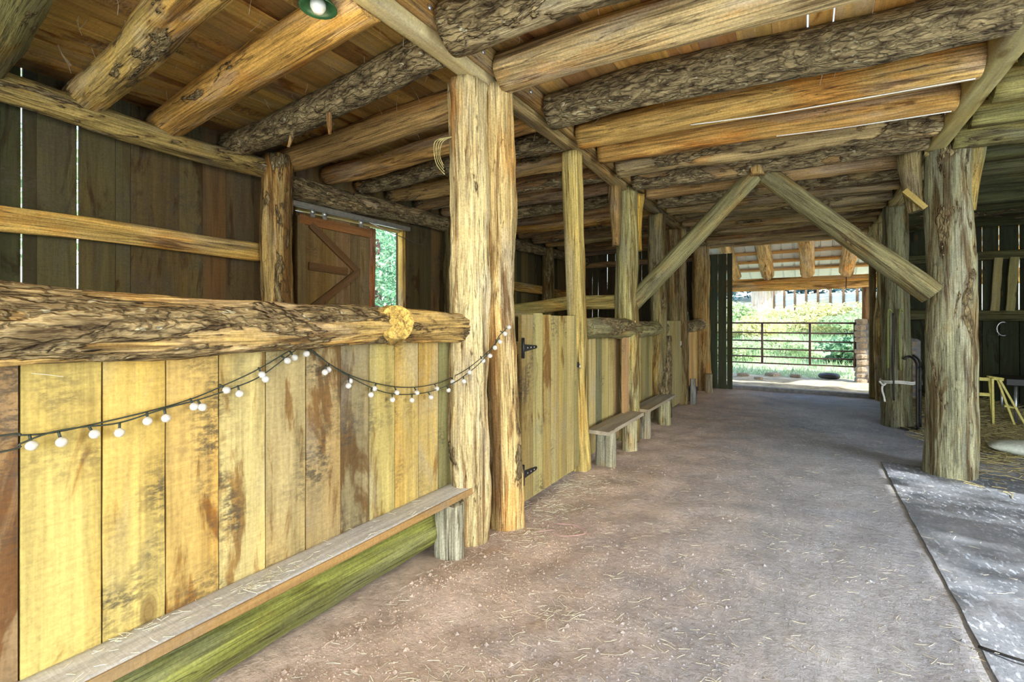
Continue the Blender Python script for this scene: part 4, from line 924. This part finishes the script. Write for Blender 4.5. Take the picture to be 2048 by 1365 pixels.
for cx, cy, n, s_ in ((-1.25, 1.22, 330, .13), (-.95, 1.45, 150, .12), (-1.6, 3.2, 200, .12), (-1.7, 3.7, 220, .12), (-1.55, 4.0, 90, .2), (-1.55, 2.7, 90, .1), (-1.05, 2.05, 60, .1), (1.1, 8.9, 200, .3), (-.3, 1.9, 90, .25)):
    for i in range(n): sp_.append((r_.gauss(cx, s_), r_.gauss(cy, s_), 2.5))
straws('loose_straw', [q for q in sp_ if q[0] > -1.9 or q[1] > 3], 'straw', 'loose pale straw scattered over the aisle floor', lambda x_, y_: max(floor_z(x_, y_), .02 if x_ > .64 and y_ < 5.95 else -1))
straws('bench_straw', [(r_.gauss(-1.85, .035), r_.uniform(.3, 2.4), 1) for i in range(50)] + [(r_.gauss(-1.84, .02), r_.gauss(1.12, .06), 2) for i in range(60)] + [(r_.gauss(-1.90, .012), r_.gauss(.72, .08), 2) for i in range(25)] + [(r_.gauss(-1.775, .006), r_.uniform(.4, 2.4), 3) for i in range(30)], 'straw', 'wisps of straw lying on the long near bench', lambda x_, y_: .366, (.015, .055), .0009)
hp = [(r_.gauss(1.9, .55), r_.gauss(9.3, .5), 3) for i in range(3800)] + [(r_.gauss(2.1, .5), r_.gauss(8.0, .5), 3) for i in range(1600)] + [(r_.gauss(1.7, .3), r_.gauss(6.8, .6), 2) for i in range(500)]
hz = lambda x_, y_: floor_z(x_, y_) + .26 * math.exp(-((x_ - 1.9) ** 2 / .35 + (y_ - 9.4) ** 2 / .4)) + r_.uniform(0, .03)
straws('loose_hay', [q for q in hp if 1.15 < q[0] < 4.2 and q[1] < 10.6], 'hay', 'heap of loose hay on the floor of the dark right bay', hz, (.08, .22), .0028)
# crumbs and clods of dry dirt along the near stall front
cv = []; cf = []
for i in range(5200):
    if i < 3600: x_ = -1.75 + 1.5 * r_.random() ** 1.8; y_ = .8 + 2.2 * r_.random()
    else: x_ = r_.uniform(-1.7, .6); y_ = r_.uniform(1.0, 5.0)
    q = r_.uniform(.002, .006) * (2.2 if r_.random() < .05 else 1); z = floor_z(x_, y_); b = len(cv); a = r_.uniform(0, 1.5)
    for dx, dy, dz in ((1, 0, .2), (0, 1, .1), (-1, 0, .25), (0, -1, .15), (.1, .1, 1.0), (0, 0, -.6)):
        cv.append((x_ + (dx * math.cos(a) - dy * math.sin(a)) * q * r_.uniform(.7, 1.3), y_ + (dx * math.sin(a) + dy * math.cos(a)) * q * r_.uniform(.7, 1.3), z + dz * q))
    cf += [(b + k, b + (k + 1) % 4, b + 4) for k in range(4)] + [(b + (k + 1) % 4, b + k, b + 5) for k in range(4)]
tag(mesh('dirt_crumbs', cv, cf, 'dirt'), 'crumbs and clods of dry dirt strewn along the near stall front', 'dirt', kind='stuff')
# straw poking down between the loft boards
vs_ = []; fs = []
for i in range(420):
    y_ = r_.uniform(1.0, 6.5); x_ = r_.uniform(-4.2, .9); L = r_.uniform(.03, .14); p = V((x_, y_, 3.142)); d = V((r_.gauss(0, .35), r_.gauss(0, .35), -1)) * L; b = len(vs_)
    for q, ww in ((p, .0014), (p + d * .5, .0014), (p + d + V((r_.gauss(0, .02), r_.gauss(0, .02), 0)), .001)): vs_ += [tuple(q + V((ww, 0, 0))), tuple(q + V((-ww * .5, ww, 0))), tuple(q + V((-ww * .5, -ww, 0)))]
    for j in (0, 3):
        for k in range(3): k2 = (k + 1) % 3; fs.append((b + j + k, b + j + k2, b + j + 3 + k2, b + j + 3 + k))
tag(mesh('hanging_straw', vs_, fs, 'straw'), 'wisps of straw hanging down between the loft boards', 'straw', kind='stuff')
T(tube('twisted_string', smooth([V((-1.50, 2.78, .012)), V((-1.42, 2.86, .012)), V((-1.35, 2.80, .012)), V((-1.22, 2.92, .014)), V((-1.32, 3.0, .012)), V((-1.45, 2.96, .012))]), .0022, 'brick', None, 5), 'thin red and white string curled on the floor by the light post', 'string')
tw = T(empty('twine_hank', (-1.93, 2.37, 2.5)), 'loops of yellow twine hanging high on the pale split post', 'twine')
for k in range(4): tube('twine_loop', smooth([V((-1.90, 2.385, 2.56)), V((-1.955 - .012 * k, 2.36 - .01 * k, 2.53)), V((-1.97 - .01 * k, 2.35, 2.45 - .015 * k)), V((-1.945 + .004 * k, 2.355, 2.38 - .02 * k))]), .003, 'hay', tw, 5)
T(tube('edge_highlight', smooth([V((-.75, 3.86, 2.905)), V((-.2, 3.93, 2.892)), V((.3, 3.98, 2.896)), V((.90, 4.03, 2.90))]), .0045, 'rope', None, 5), 'thin pale tube drawn as a highlight under the smooth joist that ends at the bolted beam', 'cable')  # pale tube standing for the highlight on the joist's lower edge
T(tube('edge_highlight', smooth([V((-.2, 4.48, 2.912)), V((.3, 4.54, 2.905)), V((.90, 4.60, 2.91))]), .0045, 'rope', None, 5), 'shorter thin pale tube drawn as a highlight under the next joist toward the doorway', 'cable')  # same drawn highlight, on the next joist
T(tube('stray_stalk', [pix(62, 747, -1.925), pix(95, 750, -1.923), pix(126, 754, -1.925)], .0012, 'straw', None, 4), 'thin pale stalk stuck flat on the wide yellow planks', 'stalk')
